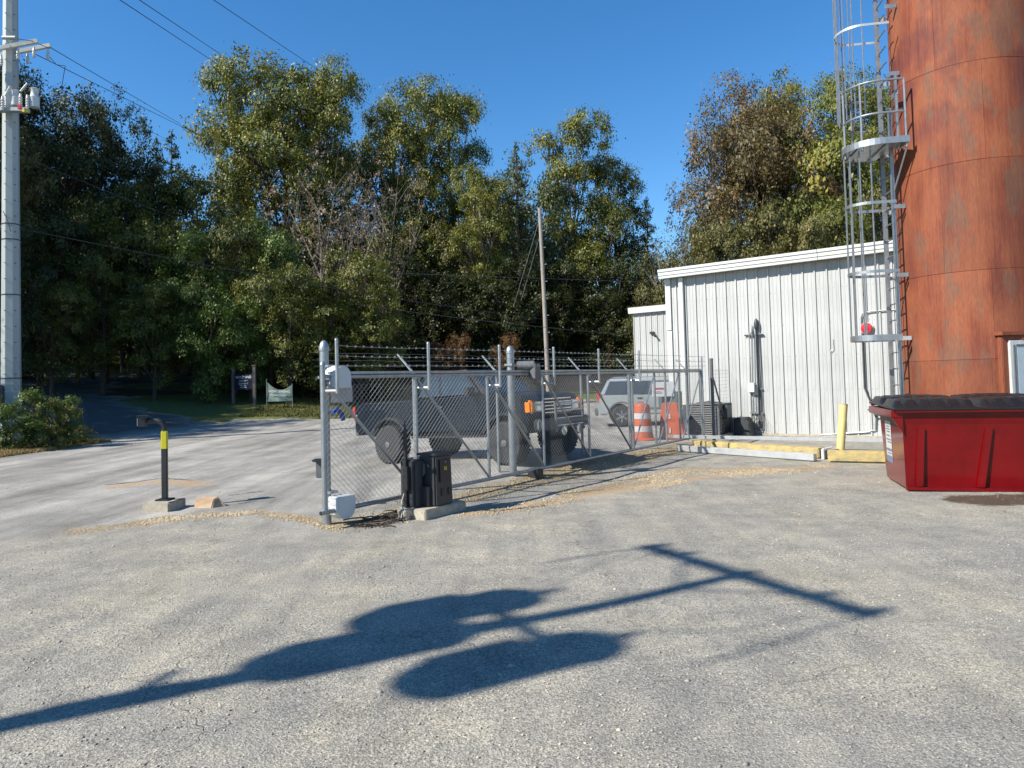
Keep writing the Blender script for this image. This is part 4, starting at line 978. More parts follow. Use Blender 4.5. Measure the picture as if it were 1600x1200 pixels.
mb = MB(); mb.cyl(G(MID_T + 0.0, -0.16, TOPZ + 0.14), G(MID_T + 0.14, 0.10, TOPZ + 0.14), 0.075, n=16); mb.box(G(MID_T + 0.16, 0.09, TOPZ + 0.04), (0.16, 0.12, 0.26), math.atan2(GD[1], GD[0])); mb.build('roller_cover', GREYP, r2, bevel=0.01)
mb = MB(); mb.box(G(MID_T + 0.25, -0.02, BOTZ - 0.09), (0.16, 0.22, 0.2), math.atan2(GD[1], GD[0])); mb.build('lower_roller', BLACK, r2, bevel=0.01)
mb = MB()
for z in (TOPZ + 0.16, TOPZ + 0.05):
    mb = MB(); mb.box(G(MID_T, -0.28, z), (0.18, 0.16, 0.03), math.atan2(GD[1], GD[0])); mb.build('bracket', GALV, r2)

fence = thing('chain_link_fence', tuple(G(0.6, -0.5)), 'fixed chain link fence with slanted barbed wire arms behind the sliding gate', 'fence')
FO = -0.62
ft = [2.15, 4.15, 6.9, 8.95, 10.9, 12.2]
for i, t in enumerate(ft):
    p = G(t, FO); z0 = hz(p.x, p.y)
    mb = MB(); mb.cyl((p.x, p.y, z0 - .05), (p.x, p.y, 1.84), 0.026, n=10); mb.build('line_post', GALV, fence, smooth=True)
    a = Vector((p.x, p.y, 1.84)); b_ = a + Vector((-0.8, 0.597, 0)) * 0.0 + Vector((-GD[0] * 0.20 - 0.12, 0.02, 0.29))
    mb = MB(); mb.tube([a + Vector((0, 0, -0.06)), a, b_], [0.022, 0.02, 0.014], 6); mb.build('barb_arm', BRIGHTST, fence)
mb = MB(); mb.cyl(G(0.42, FO, 1.80), G(12.2, FO, 1.80), 0.019, n=8); mb.build('top_rail', GALV, fence, smooth=True)
tag(chainlink(0.45, 12.2, 0.16, 1.86, FO + 0.03, 0.0012, 0.078).build('chain_link_mesh', GALVD, fence), kind='stuff')
mb = MB(); t = 0.45
while t < 12.2: mb.cyl(G(t, FO + 0.03, 1.83), G(t, FO + 0.03, 1.875), 0.0035, n=3); t += 0.078
tag(mb.build('mesh_barbs', GALVD, fence), kind='stuff')
for z, o_ in ((2.13, FO - 0.14), (2.03, FO - 0.10), (1.95, FO - 0.05)):
    mb = MB(); mb.tube([G(t_, o_, z - (0.012 if q_ % 2 else 0)) for q_, t_ in enumerate(np.linspace(0.4, 12.2, 25))], 0.0016, 3); mb.build('strand_wire', GALV, fence)

# return fence from the gate end to the building
p0 = G(12.0, 0.15); p1 = W(wall_s(1140), 0.12)
rf = thing('end_fence', (p0.x, p0.y, 0), 'short chain link fence with dark end post between gate and building wall', 'fence')
mb = MB(); mb.cyl((p0.x, p0.y, 0), (p0.x, p0.y, 2.12), 0.045, n=14); mb.build('end_post', GREYP, rf, smooth=True)
mb = MB(); mb.cyl((p0.x, p0.y, 1.75), p0.lerp(p1, 0.75) + Vector((0, 0, 0.3)), 0.024, n=8); mb.build('brace', GREYP, rf, smooth=True)
mb = MB()
for i in range(18):
    z = 0.2 + i * 0.095; mb.cyl(p0 + Vector((0, 0, z)), p1 + Vector((0, 0, z)), 0.003, n=3)
for i in range(12):
    q = i / 11; b_ = p0.lerp(p1, q); mb.cyl(b_ + Vector((0, 0, .15)), b_ + Vector((0, 0, 1.85)), 0.0025, n=3)
mb.build('wire_mesh', GALVD, rf)

# ================================================================== GATE OPERATOR
op0 = gnd(690, 800); oprot = math.atan2(GD[1], GD[0])
pb0 = G(1.42, 0.36)
pad = MB(); 
def Gp(t, off, z): return G(t, off, z)
pc = G(1.36, 0.46, 0.055); pad.box((pc.x, pc.y, pc.z), (0.78, 0.46, 0.15), oprot)
pado = tag(pad.build('concrete_pad', CONC, bevel=0.012), 'pale concrete pad under the black gate operator', 'concrete pad')
PZ = 0.13
oper = thing('gate_operator', tuple(G(1.35, 0.47, PZ)), 'black gate operator cabinet with small yellow emblem standing on the concrete pad', 'gate operator')
CT = 1.36
mb = MB(); mb.box(tuple(G(CT, 0.50, PZ + 0.32)), (0.34, 0.33, 0.64), oprot, taper=0.93); mb.build('cabinet', DGREY, oper, bevel=0.02)
mb = MB(); mb.box(tuple(G(CT, 0.50, PZ + 0.65)), (0.35, 0.34, 0.03), oprot); mb.build('cabinet_top', DGREY, oper, bevel=0.012)
rotc = Matrix.Rotation(oprot, 3, 'Z') @ Matrix.Rotation(-0.028, 3, 'X')
mb = MB(); mb.box(tuple(G(CT + 0.01, 0.668, PZ + 0.44)), (0.20, 0.014, 0.29), rot=rotc); mb.build('access_panel', mat('panel_plastic', (0.018, 0.018, 0.019), 0.35), oper, bevel=0.006)
for a in (0.7, -0.7):
    mb = MB(); mb.box(tuple(G(CT + 0.01, 0.678, PZ + 0.47)), (0.065, 0.006, 0.014), rot=Matrix.Rotation(oprot, 3, 'Z') @ Matrix.Rotation(a, 3, 'Y')); mb.build('yellow_emblem', mat('yellow_print', (0.6, 0.42, 0.03), 0.5), oper)
mb = MB(); mb.box(tuple(G(CT + 0.01, 0.678, PZ + 0.55)), (0.014, 0.008, 0.014), oprot); mb.build('lock', CHROME, oper)
for tt_ in (CT - 0.04, CT + 0.09):
    mb = MB(); mb.box(tuple(G(tt_, 0.667, PZ + 0.17)), (0.05, 0.012, 0.09), oprot); mb.build('vent', BLACK, oper)
mb = MB(); mb.box(tuple(G(1.08, 0.36, PZ + 0.30)), (0.16, 0.26, 0.60), oprot); mb.build('drive_housing', DGREY, oper, bevel=0.02)
mb = MB(); mb.box(tuple(G(1.18, 0.44, PZ + 0.13)), (0.10, 0.30, 0.26), oprot); mb.build('lower_housing', DGREY, oper, bevel=0.01)
mb = MB(); mb.box(tuple(G(1.20, 0.42, PZ + 0.47)), (0.12, 0.13, 0.18), oprot); mb.build('motor', GREYP, oper, bevel=0.02)
mb = MB(); q = G(0.98, 0.36); mb.box((q.x, q.y, 0.58), (0.036, 0.036, 1.06), oprot); mb.lathe((q.x, q.y, 1.11), [(0.018, 0), (0.010, 0.05), (0.005, 0.12), (0.002, 0.13)], 8)
mb.build('catch_post', BLACK, oper)
mb = MB(); mb.box((q.x + .02, q.y, 0.50), (0.09, 0.08, 0.30), oprot); mb.build('catch_plate', BLACK, oper, bevel=0.004)
mb = MB(); mb.box((q.x, q.y, 0.88), (0.055, 0.05, 0.05), oprot); mb.build('catch_clamp', BLACK, oper, bevel=0.004)
mb = MB(); q = G(0.92, 0.40, 0.06); mb.box(tuple(q), (0.16, 0.15, 0.14), oprot); tag(mb.build('concrete_footing', CONC, bevel=0.015), 'small dark concrete footing at the foot of the black catch post', 'footing')
# twigs piled under the gate
random.seed(21); mb = MB()
for i in range(170):
    t = 0.35 + random.random() * 0.65; o_ = random.gauss(0.26, 0.10); L_ = random.uniform(0.06, 0.30); a = oprot + random.gauss(0.0, 0.45) - 0.25
    c = G(t, o_); z = hz(c.x, c.y) + random.uniform(0.008, 0.05) * (1.5 - abs(t - 1.15)); d = Vector((math.cos(a), math.sin(a), random.gauss(0, 0.12))) * L_ * 0.5
    m_ = c + Vector((random.uniform(-.02, .02), random.uniform(-.02, .02), z))
    mb.tube([Vector((c.x, c.y, z)) - d, Vector((m_.x, m_.y, z + 0.01)), Vector((c.x, c.y, z)) + d], 0.004 + 0.004 * random.random(), 4)
tag(mb.build('twig_pile', TWIG), 'brown twigs and dead stems piled under the gate by the operator', 'twigs', kind='stuff')
mb = MB(); mb.tube([G(0.80, 0.44, 0.02), G(0.86, 0.42, 0.14), G(0.90, 0.36, 0.22), G(0.98, 0.32, 0.3)], 0.010, 6); tag(mb.build('cable_loop', mat('grey_cable', (0.35, 0.30, 0.25), 0.7), smooth=True), 'pale loose cable looping up beside the catch post', 'cable')

# sensor box on thin post behind near end of gate
q = gnd(500, 800); q = Vector((-2.60, 9.6, 0)); ph = thing('sensor_post', (q.x, q.y, 0), 'small dark photo eye box on a thin post behind the gate end', 'sensor')
mb = MB(); mb.tube([(q.x + 0.06, q.y, 0), (q.x + 0.04, q.y, 0.25), (q.x + 0.03, q.y, 0.45)], 0.018, 6); mb.build('stem', GREYP, ph)
mb = MB(); mb.box((q.x, q.y, 0.57), (0.13, 0.12, 0.22)); mb.build('case', GREYP, ph, bevel=0.008)
mb = MB(); mb.prism([(-0.08, 0.68), (0.08, 0.68), (0.08, 0.705), (-0.105, 0.705)], (q.x, q.y - 0.12, 0), (1, 0, 0), (0, 0, 1), (0, 1, 0), 0.22); mb.build('hood', BLACK, ph)

# ================================================================== KEYPAD PEDESTAL
kb = gnd(258, 797); kb.z = 0
kp = thing('keypad_pedestal', (kb.x, kb.y, 0.13), 'black and yellow gooseneck post holding a keypad', 'keypad post')
mb = MB(); mb.box((kb.x - 0.02, kb.y + 0.02, 0.06), (0.40, 0.42, 0.16), -0.12); tag(mb.build('concrete_footing', CONC, bevel=0.015), 'square concrete footing under the gooseneck keypad post', 'footing')
mb = MB(); mb.box((kb.x, kb.y, 0.152), (0.19, 0.19, 0.02), -0.1); mb.build('base_plate', BLACK, kp, bevel=0.003)
mb = MB(); mb.box((kb.x, kb.y, 0.545), (0.078, 0.078, 0.77), 0.25); mb.build('post', DGREY, kp, bevel=0.012)
mb = MB(); mb.box((kb.x, kb.y, 0.985), (0.083, 0.083, 0.27), 0.25); mb.build('yellow_band', YELLOWT, kp, bevel=0.013)
mb = MB(); pth = [(kb.x, kb.y, 1.11), (kb.x, kb.y, 1.16)] + [(kb.x - 0.10 + 0.10 * math.cos(a), kb.y - 0.02 * math.sin(a), 1.16 + 0.10 * math.sin(a)) for a in [i * math.pi / 2 / 6 for i in range(1, 7)]] + [(kb.x - 0.24, kb.y - 0.05, 1.262)]
mb.tube(pth, 0.036, 10); mb.build('gooseneck', BLACK, kp, smooth=True)
mb = MB(); mb.box((kb.x - 0.275, kb.y - 0.06, 1.255), (0.10, 0.15, 0.15), 0.35, taper=0.9); mb.build('keypad_case', BLACK, kp, bevel=0.008)
mb = MB(); mb.box((kb.x - 0.322, kb.y - 0.10, 1.250), (0.012, 0.09, 0.11), 0.35); mb.build('keypad_face', GALV, kp, bevel=0.003)
mb = MB(); mb.box((kb.x - 0.275, kb.y - 0.06, 1.335), (0.14, 0.18, 0.012), 0.35); mb.build('hood', BLACK, kp)
# tan block
tb = gnd(327, 795); mb = MB()
rot_ = Matrix.Rotation(-0.25, 3, 'Z')
vs = [(-0.20, -0.14, 0.0), (0.10, -0.16, 0.0), (0.26, 0.02, 0.0), (-0.16, 0.16, 0), (-0.20, -0.12, 0.15), (0.11, -0.11, 0.14), (0.10, 0.0, 0.165), (-0.18, 0.12, 0.16)]
mb.add([Vector((tb.x, tb.y + 0.1, -0.01)) + rot_ @ Vector(v) for v in vs], [(0, 3, 2, 1), (4, 5, 6, 7), (0, 1, 5, 4), (1, 2, 6, 5), (2, 3, 7, 6), (3, 0, 4, 7)])
tag(mb.build('stone_block', WOODT, bevel=0.012), 'tan wedge shaped block lying on the road right of the keypad post', 'block')

# ================================================================== TRAFFIC DRUM + BARRIER
dp = gnd(1004, 690); dp = Vector((3.42, 18.95, 0))
dr = thing('traffic_drum', tuple(dp), 'orange plastic traffic drum with white bands behind the gate', 'traffic drum')
zs = [(0.0, 0.33, 0.30), (0.05, 0.31, 0.30)]
bandz = [(0.02, 0.24, ORANGE), (0.24, 0.40, STRIPE), (0.40, 0.58, ORANGE), (0.58, 0.74, STRIPE), (0.74, 0.94, ORANGE)]
for i, (a, b_, m_) in enumerate(bandz):
    r0 = 0.275 - 0.015 * i; mb = MB(); mb.lathe((dp.x, dp.y, 0), [(r0, a), (r0 + .008, a + 0.01), (r0 - 0.006, b_ - 0.012), (r0 - 0.02, b_)], 24); mb.build('drum_band', m_, dr, smooth=True)
mb = MB(); mb.lathe((dp.x, dp.y, 0), [(0.36, 0), (0.36, 0.05), (0.29, 0.08)], 24); mb.build('rubber_base', ORANGE, dr, smooth=True)
mb = MB(); mb.lathe((dp.x, dp.y, 0), [(0.20, 0.93), (0.19, 0.97), (0.05, 0.98)], 20); mb.tube([(dp.x - .12, dp.y, .97), (dp.x - .10, dp.y, 1.03), (dp.x + .02, dp.y, 1.03), (dp.x + .05, dp.y, .97)], 0.018, 6); mb.build('drum_top', ORANGE, dr, smooth=True)
bp_ = Vector((4.28, 19.2, 0)); ba = thing('barrier', tuple(bp_), 'tapered orange plastic barrier right of the banded drum', 'barrier', rz=-0.3)
mb = MB(); mb.prism([(-0.36, 0), (0.36, 0), (0.34, 0.12), (0.16, 0.98), (-0.26, 0.98), (-0.34, 0.12)], (0, -0.22, 0), (1, 0, 0), (0, 0, 1), (0, 1, 0), 0.44); mb.build('shell', ORANGE, ba, world=False, bevel=0.03)
for z in (0.25, 0.62):
    mb = MB(); mb.box((-0.05, -0.228, z), (0.05, 0.02, 0.14)); mb.build('slot', STRIPE, ba, world=False, bevel=0.004)

# sign and dark box behind, at the far gate end
sg = Vector((4.55, 20.6, 0)); sgt = thing('meter_pedestal', tuple(sg), 'dark green cabinet with a white sign plate beside the building corner', 'cabinet')
mb = MB(); mb.box((sg.x + 0.0, sg.y, 1.0), (0.62, 0.30, 0.50), WROT); mb.build('cabinet', mat('dark_green', (0.05, 0.075, 0.07), 0.5), sgt, bevel=0.02)
mb = MB(); mb.box((sg.x - 0.25, sg.y - 0.22, 1.33), (0.62, 0.02, 0.42), -0.15); mb.build('sign_plate', WHITEP, sgt)
mb = MB(); mb.box((sg.x - 0.36, sg.y - 0.235, 1.36), (0.28, 0.006, 0.025), -0.15); mb.box((sg.x - 0.42, sg.y - 0.235, 1.26), (0.22, 0.006, 0.02), -0.15); mb.build('red_print', REDLENS, sgt)
mb = MB(); mb.cyl((sg.x, sg.y, 0), (sg.x, sg.y, 0.78), 0.05); mb.build('stem', GALV, sgt)

# ================================================================== VEHICLES
def wheel(parent, x, y, r_, wd, m_rim, steer=0, label=None):
    o = bpy.data.objects.new('wheel', None); COL.objects.link(o); o.parent = parent; o.location = (x, y, r_); o.rotation_euler = (0, 0, steer)
    mb_ = MB(); mb_.lathe((0, -wd / 2, 0), [(r_ * 0.58, 0), (r_ * 0.9, 0), (r_ * 0.97, wd * 0.08), (r_, wd * 0.2), (r_, wd * 0.8), (r_ * 0.97, wd * 0.92), (r_ * 0.9, wd), (r_ * 0.58, wd)], 32, (0, 1, 0)); mb_.build('tyre', RUBBER, o, world=False, smooth=True)
    for i in range(36):
        a = i * 2 * math.pi / 36
        if i == 0:
            tm = MB(); tm.box((0, 0, r_ - 0.001), (0.042, wd * 0.86, 0.012)); tr_ = tm.build('tread_block', RUBBER, o, world=False)
        else:
            c_ = tr_.copy(); COL.objects.link(c_); c_.rotation_euler = (0, a, 0)
    mb_ = MB(); s = -1 if y < 0 else 1
    mb_.lathe((0, s * wd * 0.30, 0), [(r_ * 0.60, 0), (r_ * 0.57, 0.03), (r_ * 0.5, 0.01), (r_ * 0.2, 0.02), (r_ * 0.16, 0.07), (0.02, 0.08)], 24, (0, s, 0)); rr_ = mb_.build('rim', m_rim, o, world=False, smooth=True)
    mb_ = MB()
    for i in range(6):
        a = i * math.pi / 3; M_ = Matrix.Rotation(a, 3, 'Y'); mb_.box(M_ @ Vector((0, s * (wd * 0.30 + 0.028), r_ * 0.36)), (0.055, 0.04, r_ * 0.42), rot=M_)
    mb_.build('spoke', m_rim, o, world=False)
    return o
def body_prism(prof, hw, m, name, parent, bevel=0.04, x0=None):
    m_ = MB(); m_.prism(prof, (0, -hw, 0), (1, 0, 0), (0, 0, 1), (0, 1, 0), 2 * hw); return m_.build(name, m, parent, world=False, bevel=bevel, smooth=True)
def arch(cx_, r_, z0, n2=10):
    a0 = math.asin(min(0.99, (z0 - WZ) / r_)); 
    return [(cx_ + r_ * math.cos(a), WZ + r_ * math.sin(a)) for a in [a0 + (math.pi - 2 * a0) * i / n2 for i in range(n2 + 1)]]
# pickup: local x forward, origin under the middle of the near side axle line
nr = Vector((-2.52, 14.6, 0)); hd = Vector((0.80, -0.60, 0)).normalized(); side = Vector((hd.y, -hd.x, 0)) * -1     # far side
TWB, THW, TWR = 3.0, 0.86, 0.41
rc = nr + side * THW
zf, zr_ = hz(*(nr + hd * 3)[:2]) + 0.0, hz(nr.x, nr.y)
tk = thing('pickup_truck', (rc.x, rc.y, zr_), 'dark blue lifted pickup truck parked behind the chain link gate', 'pickup truck', rz=math.atan2(hd.y, hd.x))
tk.rotation_euler = (0, -math.atan2(zf - zr_, TWB), math.atan2(hd.y, hd.x))
WZ = TWR
low_z = 0.62
prof = [(-1.02, low_z), (-1.08, 0.72), (-1.08, 1.24), (1.02, 1.26), (1.02, 1.26), (2.25, 1.30), (2.62, 1.30), (3.35, 1.24), (3.52, 1.14), (3.56, 0.80), (3.50, low_z)]
prof = prof + arch(3.0, 0.50, low_z) + arch(0.0, 0.50, low_z)
body_prism(prof, THW - 0.0, NAVY, 'body', tk, 0.05)
mb = MB(); mb.box((1.2, 0, 0.66), (4.2, 1.1, 0.24)); mb.box((1.5, -0.0, 0.55), (2.0, 1.5, 0.10)); mb.build('chassis', BLACK, tk, world=False)
# bed opening dark floor
mb = MB(); mb.box((-0.15, 0, 1.262), (1.62, 1.45, 0.02)); mb.build('bed_cover', BLACK, tk, world=False)
# cab
def cab(parent, xs_b, xs_t, zb_, zt_, hb, ht, m):
    m_ = MB(); v = [(xs_b[0], -hb, zb_), (xs_b[1], -hb, zb_), (xs_b[1], hb, zb_), (xs_b[0], hb, zb_), (xs_t[0], -ht, zt_), (xs_t[1], -ht, zt_), (xs_t[1], ht, zt_), (xs_t[0], ht, zt_)]
    m_.add(v, [(0, 3, 2, 1), (4, 5, 6, 7), (0, 1, 5, 4), (1, 2, 6, 5), (2, 3, 7, 6), (3, 0, 4, 7)]); return m_.build('cab', m, parent, world=False, bevel=0.06, smooth=True)
def lerp3(a, b_, t): return tuple(a[i] + (b_[i] - a[i]) * t for i in range(3))
def side_pane(parent, xb, xt, zb_, zt_, hb, ht, f0, f1, g0, g1, s, name='window', m=GLASS):
    """quad on the tilted side: f along length, g up"""
    def P_(f0_, g_):
        x = (xb[0] + (xb[1] - xb[0]) * f0_) * (1 - g_) + (xt[0] + (xt[1] - xt[0]) * f0_) * g_
        return Vector((x, s * (hb + (ht - hb) * g_ + 0.004), zb_ + (zt_ - zb_) * g_))
    q = [P_(f0, g0), P_(f1, g0), P_(f1, g1), P_(f0, g1)]
    m_ = MB(); m_.add(q + [p + Vector((0, -s * 0.01, 0)) for p in q], [(0, 1, 2, 3), (7, 6, 5, 4), (0, 4, 5, 1), (1, 5, 6, 2), (2, 6, 7, 3), (3, 7, 4, 0)]); return m_.build(name, m, parent, world=False)
def end_pane(parent, xb, xt, zb_, zt_, hb, ht, g0, g1, y0, y1, sgn, name='windscreen'):
    def P_(yf, g_): return Vector((xb + (xt - xb) * g_ + sgn * 0.005, yf * (hb + (ht - hb) * g_), zb_ + (zt_ - zb_) * g_))
    q = [P_(y0, g0), P_(y1, g0), P_(y1, g1), P_(y0, g1)]
    m_ = MB(); m_.add(q + [p - Vector((sgn * 0.01, 0, 0)) for p in q], [(0, 1, 2, 3), (7, 6, 5, 4), (0, 4, 5, 1), (1, 5, 6, 2), (2, 6, 7, 3), (3, 7, 4, 0)]); return m_.build(name, GLASS, parent, world=False)
xb, xt = (0.72, 2.55), (0.86, 1.98); zb_, zt_ = 1.25, 1.80; hb, ht = 0.83, 0.66
cab(tk, xb, xt, zb_, zt_, hb, ht, NAVY)
for s in (-1, 1):
    side_pane(tk, xb, xt, zb_, zt_, hb, ht, 0.05, 0.36, 0.12, 0.86, s); side_pane(tk, xb, xt, zb_, zt_, hb, ht, 0.41, 0.90, 0.12, 0.86, s)
end_pane(tk, xb[1], xt[1], zb_, zt_, hb, ht, 0.12, 0.88, -0.88, 0.88, 1); end_pane(tk, xb[0], xt[0], zb_, zt_, hb, ht, 0.15, 0.88, -0.85, 0.85, -1, 'rear_window')
for (x, y) in ((0, -THW + 0.06), (0, THW - 0.06), (3.0, -THW + 0.06), (3.0, THW - 0.06)): wheel(tk, x, y, TWR - 0.015, 0.30, GREYP, steer=0)
for s in (-1, 1):
    for xa in (0.0, 3.0):
        mb = MB(); pr = [(xa + 0.56 * math.cos(a), WZ + 0.54 * math.sin(a)) for a in [0.35 + 2.44 * i / 12 for i in range(13)]] + [(xa + 0.50 * math.cos(a), WZ + 0.49 * math.sin(a)) for a in [0.35 + 2.44 * i / 12 for i in range(12, -1, -1)]]
        mb.prism(pr, (0, s * (THW - 0.02), 0), (1, 0, 0), (0, 0, 1), (0, s, 0), 0.07); mb.build('fender_flare', BLACK, tk, world=False)
    mb = MB(); mb.box((3.50, s * 0.80, 1.02), (0.16, 0.13, 0.24)); mb.build('turn_signal', AMBER, tk, world=False, bevel=0.03)
    mb = MB(); mb.box((3.565, s * 0.60, 1.02), (0.04, 0.26, 0.19)); mb.build('headlight', CHROME, tk, world=False, bevel=0.02)
    mb = MB(); mb.box((-1.07, s * 0.79, 1.06), (0.07, 0.16, 0.30)); mb.build('tail_light', REDLENS, tk, world=False, bevel=0.01)
    mb = MB(); mb.box((-1.04, s * 0.863, 0.98), (0.10, 0.01, 0.10)); mb.build('reflector', WHITEP, tk, world=False)
    mb = MB(); mb.box((2.30, s * 0.98, 1.36), (0.12, 0.20, 0.17)); mb.build('mirror', BLACK, tk, world=False, bevel=0.02)
    mb = MB(); mb.box((1.42, s * 0.868, 1.10), (0.13, 0.02, 0.03)); mb.build('handle', CHROME, tk, world=False)
    for xd in (1.12, 2.32):
        mb = MB(); mb.box((xd, s * 0.862, 0.98), (0.012, 0.006, 0.56)); mb.build('door_seam', BLACK, tk, world=False)
for i in range(5):
    mb = MB(); mb.box((3.575, 0, 0.90 + 0.062 * i), (0.03, 0.88, 0.022)); mb.build('grille_bar', CHROME, tk, world=False)
mb = MB(); mb.box((3.555, 0, 1.02), (0.03, 0.92, 0.34)); mb.build('grille', BLACK, tk, world=False)
mb = MB(); mb.box((3.66, 0, 0.70), (0.16, 1.66, 0.20)); mb.build('front_bumper', GREYP, tk, world=False, bevel=0.03)
for i in range(4):
    mb = MB(); mb.cyl((3.80, -0.42, 0.66 + 0.13 * i), (3.80, 0.50, 0.66 + 0.13 * i), 0.018); mb.build('bull_bar', CHROME, tk, world=False)
for y in (-0.42, 0.5):
    mb = MB(); mb.cyl((3.80, y, 0.55), (3.80, y, 1.10), 0.025); mb.build('bull_bar', GREYP, tk, world=False)
mb = MB(); mb.lathe((3.78, -0.2, 0.56), [(0.085, 0), (0.09, 0.04), (0.07, 0.05)], 14, (1, 0, 0)); mb.lathe((3.78, 0.3, 0.56), [(0.085, 0), (0.09, 0.04), (0.07, 0.05)], 14, (1, 0, 0)); mb.build('fog_lamp', CHROME, tk, world=False)
mb = MB(); mb.box((-1.14, 0, 0.66), (0.14, 1.5, 0.16)); mb.build('rear_bumper', GREYP, tk, world=False, bevel=0.02)

# SUV: side on, tail to the left
sc_ = gnd(976, 667); suv = thing('suv', (sc_.x, sc_.y + 0.85, 0), 'silver white suv parked beyond the gate beside the low building', 'suv', rz=-0.10)
WZ = 0.37; HW = 0.90; low_z = 0.36
prof = [(-0.78, 0.42), (-0.82, 0.75), (-0.78, 1.02), (-0.70, 1.10), (3.0, 1.08), (3.75, 1.0), (3.85, 0.8), (3.82, low_z + .05)] + arch(2.75, 0.45, low_z + .05) + arch(0.0, 0.45, low_z + .05)
body_prism(prof, HW, SILVER, 'body', suv, 0.05)
xb, xt = (-0.74, 2.75), (-0.42, 2.05); zb_, zt_ = 1.06, 1.66; hb, ht = 0.87, 0.70
o = cab(suv, xb, xt, zb_, zt_, hb, ht, SILVER); o.name = 'roof'
for s in (-1, 1):
    for f0, f1 in ((0.04, 0.27), (0.30, 0.58), (0.61, 0.93)): side_pane(suv, xb, xt, zb_, zt_, hb, ht, f0, f1, 0.10, 0.84, s)
    for xh in (0.62, 1.62):
        mb = MB(); mb.box((xh, s * 0.91, 0.98), (0.16, 0.025, 0.035)); mb.build('handle', BLACK, suv, world=False)
    mb = MB(); mb.box((1.35, s * 0.905, 0.62), (2.0, 0.012, 0.06)); mb.build('side_moulding', GREYP, suv, world=False)
    mb = MB(); mb.box((-0.74, s * 0.84, 1.0), (0.10, 0.10, 0.36)); mb.build('tail_light', REDLENS, suv, world=False, bevel=0.01)
    mb = MB(); mb.cyl((-0.2, s * 0.62, 1.70), (1.8, s * 0.62, 1.70), 0.018); mb.build('roof_rack', SILVER, suv, world=False)
end_pane(suv, xb[0], xt[0], zb_, zt_, hb, ht, 0.15, 0.88, -0.85, 0.85, -1, 'rear_window')
for (x, y) in ((0, -HW + 0.1), (0, HW - 0.1), (2.75, -HW + 0.1), (2.75, HW - 0.1)): wheel(suv, x, y, 0.37, 0.22, CHROME)
mb = MB(); mb.box((-0.84, 0, 0.50), (0.10, 1.7, 0.2)); mb.build('rear_bumper', GREYP, suv, world=False, bevel=0.02)

# dark slat fence across the road behind the vehicles
fA, fB = Vector((-6.0, 46.5, 0)), Vector((9.5, 49.5, 0))
bf = thing('board_fence', (fA.x, fA.y, hz(fA.x, fA.y)), 'dark brown horizontal board fence across the road behind the vehicles', 'fence')
for i in range(9):
    z = 0.45 + i * 0.14; mb = MB()
    za, zb2 = hz(fA.x, fA.y), hz(fB.x, fB.y); a = fA + Vector((0, 0, z + za)); b_ = fB + Vector((0, 0, z + zb2)); d = b_ - a
    mb.box((a + b_) / 2, (d.length, 0.03, 0.10), math.atan2(d.y, d.x)); mb.build('board', mat('dark_board', (0.05, 0.038, 0.03), 0.9, 0, 0.4, 4), bf)
for i in range(8):
    p = fA.lerp(fB, i / 7); mb = MB(); mb.box((p.x, p.y + 0.06, hz(p.x, p.y) + 0.85), (0.12, 0.08, 1.8)); mb.build('post', MATS['dark_board'], bf)

# ================================================================== STEEL UTILITY POLE (left)
up = atY(17.5, 640, 22.4); pz0 = hz(up.x, up.y)
tp = atY(16.5, 0, 22.4)
pole = thing('steel_utility_pole', (up.x, up.y, pz0 - 0.1), 'tall pale steel utility pole rising out of the shrubs at the left', 'utility pole')
mb = MB(); mb.cyl((up.x, up.y, pz0 - 0.1), (up.x, up.y, 15.5), 0.285, 0.20, n=8); mb.build('mast', STEELP, pole)
random.seed(9); mb = MB()
for i in range(28):
    z = 0.8 + i * 0.5
    for a in (-0.5, -1.6):
        r_ = 0.285 + (0.20 - 0.285) * z / 15.5; mb.cyl((up.x + r_ * .93 * math.cos(a), up.y + r_ * .93 * math.sin(a), z), (up.x + (r_ + .03) * math.cos(a), up.y + (r_ + .03) * math.sin(a), z), 0.014, n=5)
tag(mb.build('step_bolts', DARKST, pole), kind='stuff')
def PP(x, y, dy=0.0): return atY(x, y, 22.4 + dy)
for yb in (592, 601, 612, 622, 352, 376, 462):
    p = PP(16, yb); mb = MB(); r_ = 0.285 + (0.20 - 0.285) * p.z / 15.5 + 0.012; mb.lathe((up.x, up.y, p.z), [(r_, 0), (r_, 0.035)], 8); mb.build('band', GALV if yb > 600 else DARKST, pole)
mb = MB(); q = PP(-8, 626, -0.35); mb.box(q, (0.42, 0.3, 0.95)); mb.build('meter_cabinet', GREYP, pole, bevel=0.02)
# double crossarm
for (xa, ya, xb_, yb_, dy) in ((-45, 84, 59, 64, -0.35), (-38, 94, 79, 71, 0.45)):
    a = PP(xa, ya, dy - .3); b_ = PP(xb_, yb_, dy + 0.3); d = (b_ - a); mb = MB()
    rot_ = d.to_track_quat('X', 'Z').to_matrix(); mb.box((a + b_) / 2, (d.length, 0.11, 0.13), rot=rot_); mb.build('crossarm', mat('pale_fibreglass', (0.60, 0.60, 0.55), 0.5), pole, bevel=0.008)
for (x, y, dy) in ((53, 75, -.1), (75, 80, .5), (28, 78, -.3), (43, 85, .4), (2, 88, -.4)):
    p = PP(x, y, dy); mb = MB(); mb.lathe(p - Vector((0, 0, 0.30)), [(0.035, 0), (0.055, 0.04), (0.035, 0.07), (0.055, 0.11), (0.04, 0.15), (0.055, 0.19), (0.035, 0.24), (0.03, 0.34)], 10); mb.build('insulator', PORC, pole, smooth=True)
mb = MB(); mb.cyl(PP(4, 59, -.5), PP(25, 59, -.5), 0.06, n=10); mb.build('side_bracket', STEELP, pole)
